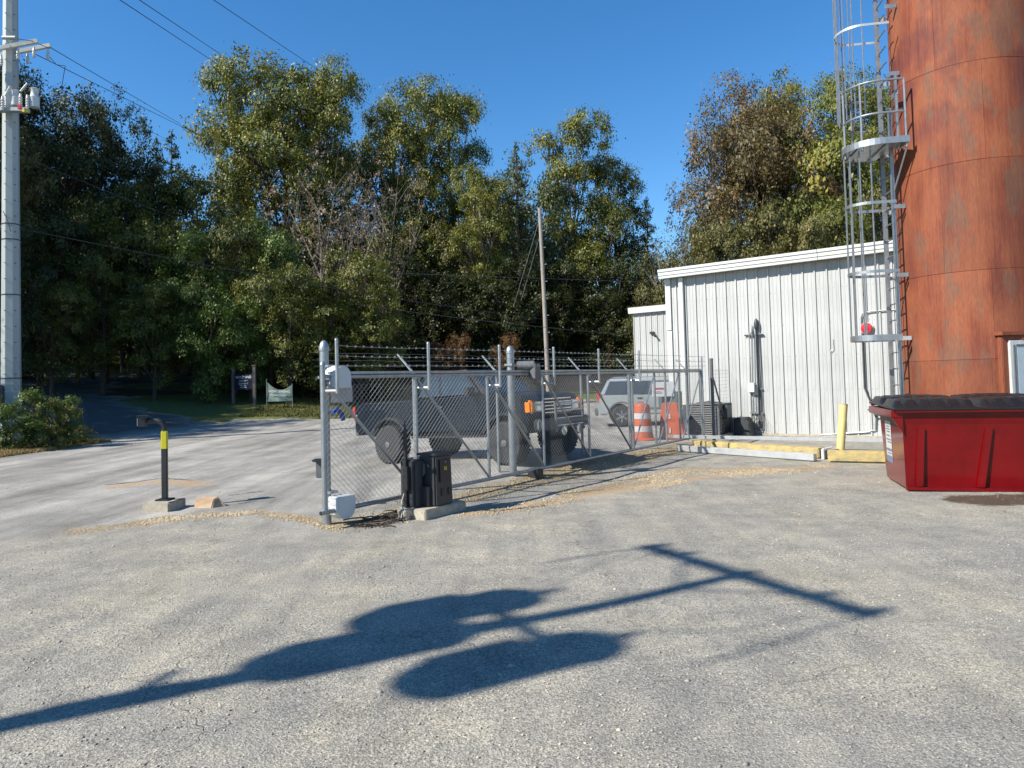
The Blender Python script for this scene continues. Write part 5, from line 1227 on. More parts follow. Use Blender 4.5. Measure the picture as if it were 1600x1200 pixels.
# equipment bracket with switch units
mb = MB(); mb.box(PP(14, 172, -.45), (1.15, 0.22, 0.12), 0.1); mb.build('equipment_shelf', STEELP, pole, bevel=0.01)
mb = MB(); mb.box(PP(40, 174, -.6), (0.16, 0.10, 0.06), 0.1); mb.build('yellow_label', YELLOWT, pole)
for (x, y0, r_, h_) in ((54, 168, 0.14, 0.62), (24, 165, 0.11, 0.5), (-8, 170, 0.12, 0.5)):
    p = PP(x, y0, -.45); mb = MB(); mb.lathe(p, [(r_, 0), (r_, h_ * 0.45), (r_ * 1.05, h_ * 0.5), (r_ * 0.8, h_ * 0.6), (r_ * 0.8, h_ * 0.85), (r_ * 0.95, h_ * 0.95), (r_ * 0.6, h_)], 14); mb.build('switch_can', PORC, pole, smooth=True)
for (x, y0) in ((4, 172), (32, 168), (43, 170)):
    p = PP(x, y0, -.6); mb = MB(); mb.lathe(p, [(0.04, 0)] + [(0.04 + 0.02 * (i % 2), 0.04 * i + 0.03) for i in range(9)] + [(0.03, 0.44)], 10); mb.build('bushing', PORC, pole, smooth=True)
for (x0, y0, x1, y1) in ((8, 150, 16, 135), (32, 143, 43, 130)):
    mb = MB(); mb.cyl(PP(x0, y0, -.6), PP(x1, y1, -.6), 0.03); mb.build('arrester', WHITEP, pole)
mb = MB(); mb.box(PP(31, 167, -.75), (0.09, 0.08, 0.14)); mb.build('red_indicator', REDL, pole)
for path in ([PP(27, 84, 0), PP(35, 110, 0), PP(40, 150, -.3), PP(45, 165, -.4)], [PP(10, 62, -.3), PP(22, 82, -.4), PP(30, 86, -.3)], [PP(8, 130, -.4), PP(22, 138, -.5), PP(52, 137, -.4)], [PP(5, 58, -.5), PP(50, 64, -.2), PP(78, 76, .6)], [PP(5, 330, -.3), PP(12, 345, -.35), PP(17, 362, -.35)]):
    mb = MB(); mb.tube(path, 0.011, 5); mb.build('jumper_cable', WIREM, pole)
rung = []
ib = MB(); ib.tube([PP(75, 86, .5), PP(88, 101, .6), PP(101, 103, .7)], 0.010, 5); ib.tube([PP(102, 103, .7), PP(99, 120, .6), PP(96, 140, .5)], 0.010, 5)
tag(ib.build('tap_cable', WIREM), 'short tap cable hanging from the line just right of the steel pole', 'cable')

# ------------------------------------------------ overhead wires
def wire(p0, p1, sag, r_, label, cat='wire', group=None, n_=24):
    m_ = MB(); pts = [p0.lerp(p1, i / n_) - Vector((0, 0, sag * 4 * (i / n_) * (1 - i / n_))) for i in range(n_ + 1)]
    m_.tube(pts, r_, 4); o = m_.build('overhead_wire', WIREM); tag(o, label, cat, group); return o
wire(PP(80, 75, .6), atY(330, 222, 62), 0.0, 0.014, 'upper of the two power lines leaving the crossarm of the steel pole')
wire(PP(50, 82, .4), atY(345, 228, 62), 0.0, 0.014, 'lower of the two power lines leaving the crossarm of the steel pole')
wire(atY(96, 140, 22.5), atY(270, 222, 62), 0.0, 0.012, 'thin line passing behind the dark tree top near the steel pole')
wire(atY(180, -5, 14), atY(420, 153, 60), 0.0, 0.011, 'leftmost power line crossing the open sky')
wire(atY(206, -8, 14.5), atY(430, 142, 60), 0.0, 0.011, 'middle power line crossing the open sky')
wire(atY(322, -8, 16), atY(640, 205, 62), 0.0, 0.011, 'rightmost power line running into the big poplar')
wire(PP(25, 356), atY(860, 500, 44), 0.25, 0.011, 'grey cable sagging across the dark trees from the steel pole')
wire(PP(25, 240), atY(640, 430, 46), 0.8, 0.010, 'thin cable crossing the upper woodland left of centre')
wire(atY(560, 425, 43), atY(1040, 442, 44), 0.0, 0.014, 'thin straight wire crossing the woods behind the wooden pole')
wire(atY(560, 476, 40), atY(1010, 525, 42), 0.15, 0.012, 'low wire crossing the dark woods above the barbed wire')

# ------------------------------------------------ wooden pole
wp0 = atY(857, 600, 42); wzb = hz(wp0.x, wp0.y); wt = atY(843, 325, 42)
wpo = thing('wooden_pole', (wp0.x, wp0.y, wzb - .1), 'bare grey wooden utility pole leaning left in front of the woods', 'utility pole')
mb = MB(); mb.tube([(wp0.x, wp0.y, wzb - .1), tuple(wp0.lerp(wt, 0.5)), tuple(wt)], [0.14, 0.12, 0.10], 12); mb.build('mast', POLEW, wpo, smooth=True)
mb = MB(); mb.cyl(atY(840, 352, 42), atY(802, 480, 45), 0.015, n=4); mb.cyl(atY(843, 370, 42), atY(814, 470, 45), 0.015, n=4); mb.build('guy_wire', GALVD, wpo)
mb = MB()
for i in range(9):
    p = wt.lerp(Vector((wp0.x, wp0.y, wzb)), 0.03 + i * 0.085); mb.cyl(p, p + Vector((0.25, -0.1, 0.0)), 0.02, n=5)
mb.build('step', GALVD, wpo)

# ------------------------------------------------ street light pole arm etc. : the pole behind the viewer whose shadow lies on the yard
HT = 9.6; tip = gnd(1160, 898); dirh = -SUN_H
bp = Vector((tip.x, tip.y, 0)) - Vector((dirh.x, dirh.y, 0)).normalized() * (HT / math.tan(EL))
sp = thing('transformer_pole', (bp.x, bp.y, 0), 'utility pole with crossarm and three transformers casting the long shadow', 'utility pole')
perp = Vector((-dirh.y, dirh.x, 0)).normalized(); dh = Vector((dirh.x, dirh.y, 0)).normalized()
mb = MB(); mb.cyl(bp, bp + Vector((0, 0, HT + 0.1)), 0.145, 0.075, n=12); mb.build('mast', WOODG, sp, smooth=True)
arm_z = HT - 0.02
mb = MB(); mb.box(bp + Vector((0, 0, arm_z)) , (2.55, 0.10, 0.12), math.atan2(perp.y, perp.x)); mb.build('crossarm', WOODG, sp)
for u_ in (-1.2, -0.75, 0.8, 1.2):
    mb = MB(); mb.lathe(bp + perp * u_ + Vector((0, 0, arm_z + 0.05)), [(0.03, 0), (0.06, 0.04), (0.04, 0.08), (0.06, 0.12), (0.03, 0.17)], 10); mb.build('insulator', PORC, sp)
for u_, z_ in ((-0.95, -0.35), (0.55, -0.3), (1.05, -0.35)):
    mb = MB(); mb.cyl(bp + perp * u_ + dh * 0.1 + Vector((0, 0, arm_z - 0.02)), bp + perp * (u_ - .12) + dh * 0.28 + Vector((0, 0, arm_z + z_)), 0.03); mb.build('fuse_cutout', PORC, sp)
mb = MB()
for s in (-1, 1): mb.cyl(bp + perp * s * 0.7 + Vector((0, 0, arm_z)), bp + Vector((0, 0, arm_z - 0.55)), 0.02)
mb.build('brace', GALV, sp)
def place_shadow(al_, pp_, h_):   # offset from the tip shadow along and across the sun line, for a body at height h_
    return bp + dh * (al_ + (HT - h_) / math.tan(EL)) + perp * pp_ + Vector((0, 0, h_))
tz = HT - 1.97
for pt in ((bp + perp * 0.50 + Vector((0, 0, tz + .02))), (bp - perp * 0.62 + Vector((0, 0, tz - .02))), (bp - dh * 0.50 + perp * 0.07 + Vector((0, 0, tz - 0.2)))):
    t_ = bpy.data.objects.new('transformer', None); COL.objects.link(t_); t_.parent = sp; t_.location = pt - bp
    mb = MB(); mb.lathe((0, 0, -0.50), [(0.24, 0), (0.27, 0.04), (0.27, 0.80), (0.29, 0.82), (0.26, 0.88), (0.12, 0.93)], 20); mb.build('tank', STEELP, t_, world=False, smooth=True)
    for k_ in range(5):
        mb = MB(); mb.box((0.30 * math.cos(2.2 + k_ * .3), 0.30 * math.sin(2.2 + k_ * .3), -0.1), (0.10, 0.02, 0.5), 2.2 + k_ * .3); mb.build('cooling_fin', STEELP, t_, world=False)
    for a in (0.6, 2.6):
        mb = MB(); mb.lathe((0.14 * math.cos(a), 0.14 * math.sin(a), 0.40), [(0.035, 0), (0.055, 0.05), (0.035, 0.08), (0.055, 0.13), (0.035, 0.16), (0.02, 0.24)], 8); mb.build('bushing', PORC, t_, world=False)
mb = MB(); mb.cyl(bp + perp * 0.5 + Vector((0, 0, tz + .2)), bp - perp * 0.5 + Vector((0, 0, tz + .2)), 0.05); mb.box(bp - dh * .2 + Vector((0, 0, tz)), (0.35, 0.1, 0.1), math.atan2(dh.y, dh.x)); mb.build('mounting_bracket', GALV, sp)
mb = MB(); q = bp + Vector((0, 0, HT - 3.75)); mb.box(q, (0.24, 0.30, 0.30), math.atan2(perp.y, perp.x)); mb.cyl(q - perp * .05, q + perp * .30 + Vector((0, 0, .25)), 0.03); mb.build('splice_box', BLACK, sp)
for path, r_ in (([bp + perp * 1.2 + Vector((0, 0, arm_z - .05)), bp + perp * 0.9 + dh * .2 + Vector((0, 0, arm_z - .9)), bp + perp * 0.6 + Vector((0, 0, tz + .7))], 0.012), ([bp - perp * 1.0 + Vector((0, 0, arm_z - .3)), bp - perp * 0.9 + dh * .1 + Vector((0, 0, arm_z - .9)), bp - perp * 0.6 + Vector((0, 0, tz + .7))], 0.012), ([bp + perp * 1.2 + Vector((0, 0, arm_z)), bp + perp * 1.28 + Vector((0, 0, arm_z - 1.0))], 0.02), ([bp - perp * 1.2 + Vector((0, 0, arm_z)), bp - perp * 1.22 + Vector((0, 0, arm_z - 1.3))], 0.02)):
    mb = MB(); mb.tube(path, r_, 4); mb.build('jumper_cable', WIREM, sp)


# ================================================================== SIGN AND BANNER
sY = 40.0; s1 = atY(365, 628, sY); s2 = atY(398, 631, sY - 0.8); sgz = min(hz(s1.x, s1.y), hz(s2.x, s2.y))
wsg = thing('subdivision_sign', ((s1.x + s2.x) / 2, (s1.y + s2.y) / 2, sgz), 'navy WOODLAND sign hung between two weathered wooden posts', 'sign')
for p, topy in ((s1, 577), (s2, 573)):
    tz_ = atY(380, topy, sY).z; mb = MB(); z0 = hz(p.x, p.y) - 0.1; mb.box((p.x, p.y, (z0 + tz_) / 2), (0.15, 0.15, tz_ - z0)); pp_ = mb.build('post', mat('dark_post_wood', (0.12, 0.105, 0.09), 0.9, 0, 0.4, 5, 0.3, 20, (6, 6, 0.6)), wsg)
    mb = MB(); mb.box((p.x, p.y, tz_ + 0.03), (0.21, 0.21, 0.06)); mb.build('cap', MATS['dark_post_wood'], pp_)
ex = Vector((s2.x - s1.x, s2.y - s1.y, 0)).normalized(); ez = Vector((ex.y, -ex.x, 0)); cz = atY(381, 597, sY).z; hgt = 0.88; wdt_ = (s2 - s1).length - 0.2
cc = (Vector((s1.x, s1.y, 0)) + Vector((s2.x, s2.y, 0))) / 2 + Vector((0, 0, cz)); srz = math.atan2(ex.y, ex.x)
mb = MB(); mb.box(cc, (wdt_, 0.06, hgt), srz); mb.build('board', NAVYSIGN, wsg)
for txt, sz_, zo in (('WOODLAND', 0.205, 0.20), ('APARTMENT', 0.12, 0.03), ('COMMUNITY', 0.12, -0.13), ('NOW LEASING', 0.075, -0.32)): text(txt, sz_, LETTER, wsg, cc + ez * 0.034 + Vector((0, 0, zo)), ex, (0, 0, 1))
mb = MB(); mb.box(cc + ez * 0.034 + Vector((0, 0, -0.20)), (0.55, 0.006, 0.014), srz); mb.build('rule_line', LETTER, wsg)
bY = 38.2; b1 = atY(417, 630, bY); b2 = atY(457, 631, bY)
ban = thing('banner', (b1.x, b1.y, hz(b1.x, b1.y)), 'sagging dark green banner tied between two thin stakes', 'banner')
for p, ty in ((b1, 592), (b2, 600)):
    mb = MB(); mb.cyl((p.x, p.y, hz(p.x, p.y) - .1), (p.x, p.y, atY(430, ty, bY).z), 0.02, n=6); mb.build('stake', GALV, ban)
mb = MB(); nb = 16; vs = []; fs = []
zt1, zt2, zb1 = atY(417, 596, bY).z, atY(457, 601, bY).z, atY(437, 627, bY).z
for i in range(nb + 1):
    u = i / nb
    for j in range(7):
        v_ = j / 6; tz_ = zt1 * (1 - u) + zt2 * u - 0.36 * math.sin(math.pi * u); z = zb1 + (tz_ - zb1) * v_ ; y = b1.y + (b2.y - b1.y) * u - 0.14 * math.sin(math.pi * u) * (1 - v_) + 0.05 * math.sin(9 * u + 3 * v_)
        vs.append((b1.x + (b2.x - b1.x) * u, y, z))
for i in range(nb):
    for j in range(6): a = i * 7 + j; fs.append((a, a + 7, a + 8, a + 1))
mb.add(vs, fs); mb.add([(x, y + 0.008, z) for x, y, z in vs], [f2[::-1] for f2 in fs]); mb.build('cloth', BANNERM, ban, smooth=True)
bc = Vector(((b1.x + b2.x) / 2, b1.y - 0.19, 0))
text('NOW LEASING', 0.17, LETTER, ban, bc + Vector((0.05, 0, zb1 + 0.48)), (1, 0, -0.05), (0, 0, 1)); text('MOVE IN TODAY', 0.11, LETTER, ban, bc + Vector((-0.02, 0, zb1 + 0.30)), (1, 0, -0.10), (0, 0, 1))

# ================================================================== HOUSES glimpsed through the trees
def house(px, py, Y, wd, ht_, dp_, label):
    c = atY(px, py, Y); z0 = c.z - ht_; g = hz(c.x, c.y); h = thing('house', (c.x, c.y, g), label, 'house', rz=0.15)
    m_ = MB(); m_.box((0, 0, (c.z - g) / 2), (wd, dp_, c.z - g)); m_.build('wall', WHITEP, h, world=False)
    m_ = MB(); m_.prism([(-dp_ / 2 - .4, 0), (dp_ / 2 + .4, 0), (0, 2.0)], (-wd / 2 - .3, 0, c.z - g), (0, 1, 0), (0, 0, 1), (1, 0, 0), wd + .6); m_.build('roof', GREYP, h, world=False)
    for k in range(3):
        m_ = MB(); m_.box((-wd * 0.3 + k * wd * 0.3, -dp_ / 2 - 0.02, c.z - g - 1.4), (0.9, 0.06, 1.3)); m_.build('window', GLASS, h, world=False)
house(92, 335, 78, 9, 6, 7, 'white house glimpsed through the dark trees left')
house(575, 455, 84, 9, 5, 7, 'white house barely showing through the woods near the centre')
house(722, 432, 86, 8, 5, 7, 'pale house mostly hidden by trees behind the wooden pole')

# ================================================================== FOLIAGE
def leafquads(centers, sizes, rng, droop=0.0, aspect=0.6, flat=0.0, bias=None):
    N_ = len(centers); n3 = rng.randn(N_, 3)
    if bias is not None: n3 = n3 * 0.62 + bias * 1.15
    n3 = n3.copy(); n3[:, 2] = n3[:, 2] * (1 - flat) + flat * 1.5 + 0.35; n3 /= np.linalg.norm(n3, axis=1)[:, None]
    a = rng.randn(N_, 3); a[:, 2] -= droop; u = np.cross(n3, a); u /= np.linalg.norm(u, axis=1)[:, None] + 1e-9; v = np.cross(n3, u)
    u = u * (sizes * aspect * 0.5)[:, None]; v = v * (sizes * 0.5)[:, None]
    q = np.stack([centers - v, centers + u * 1.0 - v * 0.1, centers + v, centers - u * 1.0 - v * 0.1], 1); return q.reshape(-1, 3)
def make_decid(seed, H_, R_, base, nl, nclump, nleaf, ls, clump_r=0.75, trunk=BARK, droop=0.0, lobe_sc=0.46, shell=0.55, multi=1):
    """returns (crown mesh data, limb mesh data); lobes of clumps on limbs"""
    rng = np.random.RandomState(seed); random.seed(seed)
    lobes = []; OUT = []
    for i in range(nl):
        f_ = (i + 0.5) / nl; z = base * H_ + (H_ * (0.93 - base)) * f_ ** 0.85; env = math.sin(math.pi * min(1, 0.12 + 0.86 * (1 - f_) ** 0.75)) ** 0.7
        a = i * 2.4 + rng.rand() * 0.9; rr = R_ * env * (0.45 + 0.35 * rng.rand()); s = R_ * lobe_sc * (0.75 + 0.5 * rng.rand()) * (0.72 + 0.4 * env)
        lobes.append((np.array([rr * math.cos(a), rr * math.sin(a), z]), s))
    lobes.append((np.array([0.12 * R_ * rng.randn(), 0.12 * R_ * rng.randn(), H_ * 0.93 - R_ * 0.18]), R_ * 0.36))
    W_ = np.array([s ** 2 for _, s in lobes]); W_ /= W_.sum(); L_ = []; cl = []
    for k, (c, s) in enumerate(lobes):
        m_ = max(6, int(nclump * W_[k])); d = rng.randn(m_, 3); d /= np.linalg.norm(d, axis=1)[:, None]; d[:, 2] = np.where(d[:, 2] < -0.35, -d[:, 2] * 0.6, d[:, 2]); OUT.append(d)
        r_ = s * (shell + (1.05 - shell) * rng.rand(m_, 1) ** 0.5); cc_ = c + d * r_ * np.array([1, 1, 0.85]); cl.append(cc_)
    cl = np.vstack(cl); OUT = np.vstack(OUT)[cl[:, 2] > base * H_ * 0.6]; cl = cl[cl[:, 2] > base * H_ * 0.6]
    ncl = len(cl); cr_ = clump_r * (0.6 + 0.8 * rng.rand(ncl))
    cen = np.repeat(cl, nleaf, 0) + rng.randn(ncl * nleaf, 3) * np.repeat(cr_, nleaf)[:, None] * np.array([0.46, 0.46, 0.32])
    sizes = ls * (0.45 + 1.1 * rng.rand(len(cen)) ** 1.5)
    leaf = leafquads(cen, sizes, rng, droop, bias=np.repeat(OUT, nleaf, 0))
    tb_ = MB(); tr0 = 0.028 * H_ * 0.62 + 0.05
    top_ = Vector((0, 0, H_ * 0.78)); path = [Vector((0, 0, -0.4))] + [Vector((rng.randn() * 0.02 * H_ * (i / 6), rng.randn() * 0.02 * H_ * (i / 6), H_ * 0.8 * i / 6)) for i in range(1, 7)]
    tb_.tube(path, [tr0 * (1 - 0.85 * i / 6) for i in range(7)], 8)
    for k, (c, s) in enumerate(lobes):
        zs_ = max(0.15 * H_, c[2] - R_ * (0.7 + 0.5 * rng.rand())); f_ = min(5.99, zs_ / (H_ * 0.8) * 6); i0 = int(f_); st_ = path[i0].lerp(path[min(6, i0 + 1)], f_ - i0)
        c_ = Vector(c); mid_ = st_.lerp(c_, 0.5) + Vector((rng.randn() * .2, rng.randn() * .2, R_ * 0.06)); lr = tr0 * 0.35 * (1 - 0.5 * zs_ / H_)
        tb_.tube([st_, mid_, c_], [lr, lr * 0.7, lr * 0.35], 6)
        near = np.argsort(np.linalg.norm(cl - c, axis=1))[:max(8, int(nclump * W_[k] * 0.35))]
        for q_ in near[::1]:
            e_ = Vector(cl[q_]); s0_ = mid_.lerp(c_, 0.3 + 0.7 * rng.rand()); tb_.tube([s0_, s0_.lerp(e_, 0.5) + Vector((0, 0, 0.12)), e_], [lr * 0.28, lr * 0.2, lr * 0.08], 3, caps=False)
    return leaf, tb_
def make_conifer(seed, H_, R_, base, nw, ls, per=46, droop=0.1, ragged=0.35, trunk=BARK):
    rng = np.random.RandomState(seed); cen = []; tb_ = MB(); tb_.tube([(0, 0, -0.3), (0.1, 0, H_ * .5), (0, 0, H_)], [0.018 * H_, 0.012 * H_, 0.02], 7)
    dirs = []
    for w_ in range(nw):
        f_ = w_ / (nw - 1); z = H_ * (base + (0.98 - base) * f_); L0 = R_ * (1 - f_) ** 0.75 + 0.25
        for k in range(rng.randint(4, 7)):
            a = rng.rand() * 6.28; Lb = L0 * (1 - ragged * rng.rand()); e_ = Vector((Lb * math.cos(a), Lb * math.sin(a), z + Lb * (0.22 - droop) + rng.randn() * 0.15)); tb_.tube([(0, 0, z), tuple(e_)], [0.05, 0.012], 4, caps=False)
            m_ = int(per * (Lb / R_)) + 8; t_ = 0.25 + 0.75 * rng.rand(m_) ** 0.7; base_ = np.array([0, 0, z])[None] * (1 - t_)[:, None] + np.array(e_)[None] * t_[:, None]
            cen.append(base_ + rng.randn(m_, 3) * np.array([0.26, 0.26, 0.14]) * (0.6 + Lb * 0.16))
    cen = np.vstack(cen); sizes = ls * (0.6 + 0.8 * rng.rand(len(cen))); leaf = leafquads(cen, sizes, rng, 0.3, aspect=0.28, flat=0.2); return leaf, tb_
PROTO = {}
def proto(name, leaf, tb_, m, bark):
    me = fastmesh('crown', leaf, 4, m); tm = bpy.data.meshes.new('trunk'); tm.from_pydata([tuple(v) for v in tb_.v], [], tb_.f); tm.materials.append(bark)
    PROTO[name] = (me, tm)
proto('popA', *make_decid(1, 20, 5.6, 0.26, 13, 470, 84, 0.195), L_POP, BARK)
proto('popB', *make_decid(2, 20, 5.4, 0.30, 11, 430, 84, 0.195), L_POP, BARK)
proto('popC', *make_decid(3, 20, 4.6, 0.28, 10, 390, 84, 0.195), L_POP, BARKP)
proto('midA', *make_decid(4, 12, 4.6, 0.12, 10, 330, 62, 0.21, 0.65), L_MID, BARK)
proto('midB', *make_decid(5, 12, 4.2, 0.10, 9, 300, 62, 0.21, 0.65), L_MID, BARK)
proto('bushy', *make_decid(6, 7, 3.2, 0.02, 9, 260, 60, 0.17, 0.5), L_LUSH, BARK)
proto('oak', *make_decid(7, 16, 6.2, 0.16, 12, 430, 80, 0.19, 0.8), L_DARK, BARK)
proto('bronze', *make_decid(8, 16, 5.6, 0.14, 13, 420, 78, 0.175, 0.8, lobe_sc=0.42), L_BROWN, BARK)
proto('puff', *make_decid(9, 10, 4.0, 0.22, 9, 190, 20, 0.15, 0.30, shell=0.85), L_PUFF, BARKP)
proto('bare', *make_decid(10, 10, 3.6, 0.14, 9, 230, 9, 0.15, 0.5, shell=0.5), L_OLIVE, BARKP)
proto('pineA', *make_conifer(11, 16, 3.8, 0.25, 24, 0.34), L_PINE, BARK)
proto('pineB', *make_conifer(12, 16, 3.4, 0.30, 20, 0.36, ragged=0.6), L_PINE, BARK)
proto('under', *make_decid(13, 6, 3.4, 0.0, 8, 200, 55, 0.20, 0.6), L_DARK, BARK)
random.seed(99)
def tree(px, topy, Y, pr, label, m=None, cat='tree', group=None, wpx=None, H0=None, bark=None, name='tree', rz=None, top_is='z'):
    Hs = {'popA': (20, 5.6), 'popB': (20, 5.4), 'popC': (20, 4.6), 'midA': (12, 4.6), 'midB': (12, 4.2), 'bushy': (7, 3.2), 'oak': (16, 6.2), 'bronze': (16, 5.6), 'puff': (10, 4.0), 'bare': (10, 3.6), 'pineA': (16, 3.8), 'pineB': (16, 3.4), 'under': (6, 3.4)}[pr]
    p = atY(px, topy, Y); g = hz(p.x, p.y); h = max(1.2, p.z - g); sz_ = h / (Hs[0] * (1.04 if 'pine' not in pr else 1.0))
    sxy = sz_ if wpx is None else max((wpx / FPX * Y / 2) / (Hs[1] * 1.12), (0.60 if h > 5 and name == 'tree' else 0.0) * sz_)
    r_ = thing(name, (p.x, p.y, g), label, cat, group, rz=random.uniform(0, 6.28) if rz is None else rz); r_.scale = (sxy, sxy, sz_)
    for nm, me in (('crown', PROTO[pr][0]), ('trunk', PROTO[pr][1])):
        o = bpy.data.objects.new(nm, me); COL.objects.link(o); o.parent = r_
        if nm == 'crown' and m is not None: o.material_slots[0].link = 'OBJECT'; o.material_slots[0].material = m
    return r_
CN = {'dark_leaves': 'dark', 'green_leaves': 'mid green', 'bright_leaves': 'bright green', 'olive_leaves': 'olive', 'pale_needles': 'pale green', 'bronze_leaves': 'bronze', 'poplar_leaves': 'yellow green'}
def where(x):
    for lim, t in ((70, 'right behind the steel utility pole'), (180, 'just right of the steel utility pole'), (270, 'above the shaded side road'), (345, 'left of the navy sign'), (430, 'directly above the navy sign and banner'), (520, 'above the near end of the gate'), (600, 'left of the dry seed head trees edge'), (690, 'above the pickup cab'), (780, 'above the middle of the gate'), (900, 'around the bare wooden pole'), (1100, 'between the wooden pole and the white building')):
        if x < lim: return t
    return 'behind the white building'
# --- landmark trees
tree(440, 72, 58, 'popA', 'tallest broad yellow green poplar with a double crown left of centre', wpx=262)
tree(375, 84, 61, 'popC', 'poplar forming the left peak beside the tallest broad poplar', wpx=150)
tree(498, 78, 57, 'popB', 'poplar forming the right peak of the broad double crowned clump', wpx=150)
tree(648, 104, 60, 'popB', 'rounded yellow green poplar in the middle of the skyline', wpx=140)
tree(700, 112, 62, 'popC', 'right half of the twin crowned poplar in the middle of the skyline', wpx=130)
tree(610, 150, 63, 'popC', 'left shoulder tree of the middle skyline poplars', wpx=110)
tree(893, 166, 60, 'popC', 'tall narrow domed poplar behind the bare wooden pole', wpx=160)
tree(960, 224, 62, 'popB', 'ragged thin tree right of the domed poplar', L_MID, wpx=90)
tree(806, 222, 56, 'pineA', 'pale green pine between the two skyline poplars', L_PALEPINE, wpx=110)
tree(750, 238, 55, 'popC', 'golden green tree in front of the pale pine', L_POP, wpx=120)
tree(268, 205, 66, 'pineA', 'dark pine with flat top against the sky left of the tallest poplar', L_PINE, wpx=90)
tree(245, 216, 64, 'pineB', 'dark ragged pine beside the flat topped pine', L_PINE, wpx=70)
tree(1010, 308, 60, 'pineB', 'small dark pine standing against the sky above the building', L_PINE, wpx=75)
tree(60, 98, 46, 'oak', 'big dark evergreen oak behind the steel pole', L_DARK, wpx=190)
tree(140, 142, 48, 'oak', 'dark rounded oak right of the steel pole', L_DARK, wpx=150)
tree(190, 215, 52, 'oak', 'dark low oak at the right edge of the left hand oaks', L_DARK, wpx=90)
tree(10, 180, 40, 'popB', 'yellow green tree at the left picture edge behind the steel pole', L_OLIVE, wpx=120)
tree(500, 248, 50, 'puff', 'leafless tree covered in pinkish seed heads below the tallest poplar', wpx=150)
tree(545, 300, 47, 'puff', 'lower pinkish seed head tree right of the first', wpx=130)
tree(600, 262, 53, 'puff', 'faint seed head tree under the middle skyline poplar', wpx=120)
tree(1180, 118, 52, 'bronze', 'tall bronze brown tree above the white building', wpx=150)
tree(1125, 168, 50, 'bronze', 'left bronze tree with purple tinged top above the building corner', wpx=120)
tree(1225, 150, 50, 'bronze', 'bronze olive tree close behind the building roof', wpx=140)
tree(1245, 98, 58, 'popB', 'tall yellow green poplar behind the bronze trees', wpx=170)
tree(1345, 84, 56, 'popA', 'yellow green tree behind the ladder cage', wpx=170)
tree(1330, 190, 50, 'popC', 'lower green tree seen through the ladder cage', L_OLIVE, wpx=160)
tree(1440, 95, 58, 'popB', 'tall tree hidden mostly behind the silo', wpx=170)
tree(1120, 290, 46, 'bare', 'thin half bare tree left of the bronze trees', wpx=130)
tree(1070, 320, 45, 'bare', 'twiggy bare tree leaning toward the building corner', wpx=110)
tree(1040, 355, 44, 'bare', 'twiggy olive tree at the left of the building roof', L_OLIVE, wpx=80)
G1 = 'olive trees lining the back of the building'
for x, y, Y, pr, m, wv in ((1090, 345, 43, 'midB', L_OLIVE, 120), (1150, 330, 42, 'midA', L_OLIVE, 140), (1215, 300, 41, 'midB', L_OLIVE, 150), (1290, 290, 42, 'midA', L_MID, 150), (1370, 280, 43, 'midB', L_OLIVE, 150), (1460, 250, 44, 'midA', L_MID, 160), (1030, 440, 41, 'bushy', L_OLIVE, 80), (1180, 210, 47, 'midA', L_BROWN, 150), (1290, 180, 48, 'midA', L_POP, 150)):
    tree(x, y, Y, pr, ('taller ' if y < 295 else 'lower ') + {'olive_leaves': 'olive', 'green_leaves': 'green', 'bronze_leaves': 'bronze', 'poplar_leaves': 'yellow green'}[m.name] + ' tree behind the roof ' + ('at the left corner of the white building' if x < 1120 else 'over the left half of the white building' if x < 1230 else 'just left of the ladder cage' if x < 1330 else 'behind the silo'), m, group=G1, wpx=wv)
# --- mid layer
G2 = 'mid height green trees of the woodland edge'
mids = [(60, 300, 42, 'midA', L_DARK, 150), (120, 320, 44, 'midB', L_MID, 140), (165, 290, 46, 'midA', L_MID, 150), (215, 262, 50, 'midB', L_MID, 130), (250, 330, 45, 'midA', L_MID, 150), (310, 250, 52, 'midA', L_MID, 150),
        (300, 345, 43, 'midB', L_LUSH, 140), (365, 320, 44, 'midA', L_MID, 150), (420, 330, 43, 'midB', L_LUSH, 140), (450, 400, 41, 'midA', L_MID, 140), (240, 430, 40, 'midB', L_MID, 120), (330, 440, 40, 'bushy', L_LUSH, 120), (390, 450, 41, 'midB', L_LUSH, 110),
        (160, 400, 41, 'midA', L_MID, 140), (560, 380, 44, 'midA', L_MID, 130), (620, 330, 47, 'midB', L_MID, 140), (680, 300, 50, 'midA', L_MID, 140), (740, 330, 48, 'midB', L_OLIVE, 120), (790, 300, 50, 'midA', L_MID, 120), (850, 260, 52, 'midB', L_PALEPINE, 120), (655, 400, 45, 'midA', L_DARK, 150),
        (720, 420, 45, 'midB', L_DARK, 150), (790, 400, 46, 'midA', L_DARK, 150), (870, 400, 47, 'midB', L_DARK, 150), (940, 330, 50, 'midA', L_MID, 130), (960, 400, 47, 'midB', L_DARK, 140), (1000, 385, 49, 'midA', L_DARK, 110), (590, 430, 43, 'midB', L_MID, 120), (510, 420, 42, 'midB', L_MID, 130), (90, 190, 55, 'midA', L_DARK, 150), (200, 330, 60, 'midB', L_MID, 160), (540, 200, 66, 'midA', L_MID, 160), (770, 260, 66, 'midA', L_MID, 160), (20, 330, 36, 'midB', L_DARK, 130), (80, 430, 38, 'midA', L_MID, 130)]
for x, y, Y, pr, m, wv in mids: tree(x, y, Y + (9 if 600 < x < 1020 and y > 250 else 0), pr, ('taller ' if y < 310 else 'lower ') + CN[m.name] + ' tree in the woods ' + where(x), m, group=G2, wpx=wv)
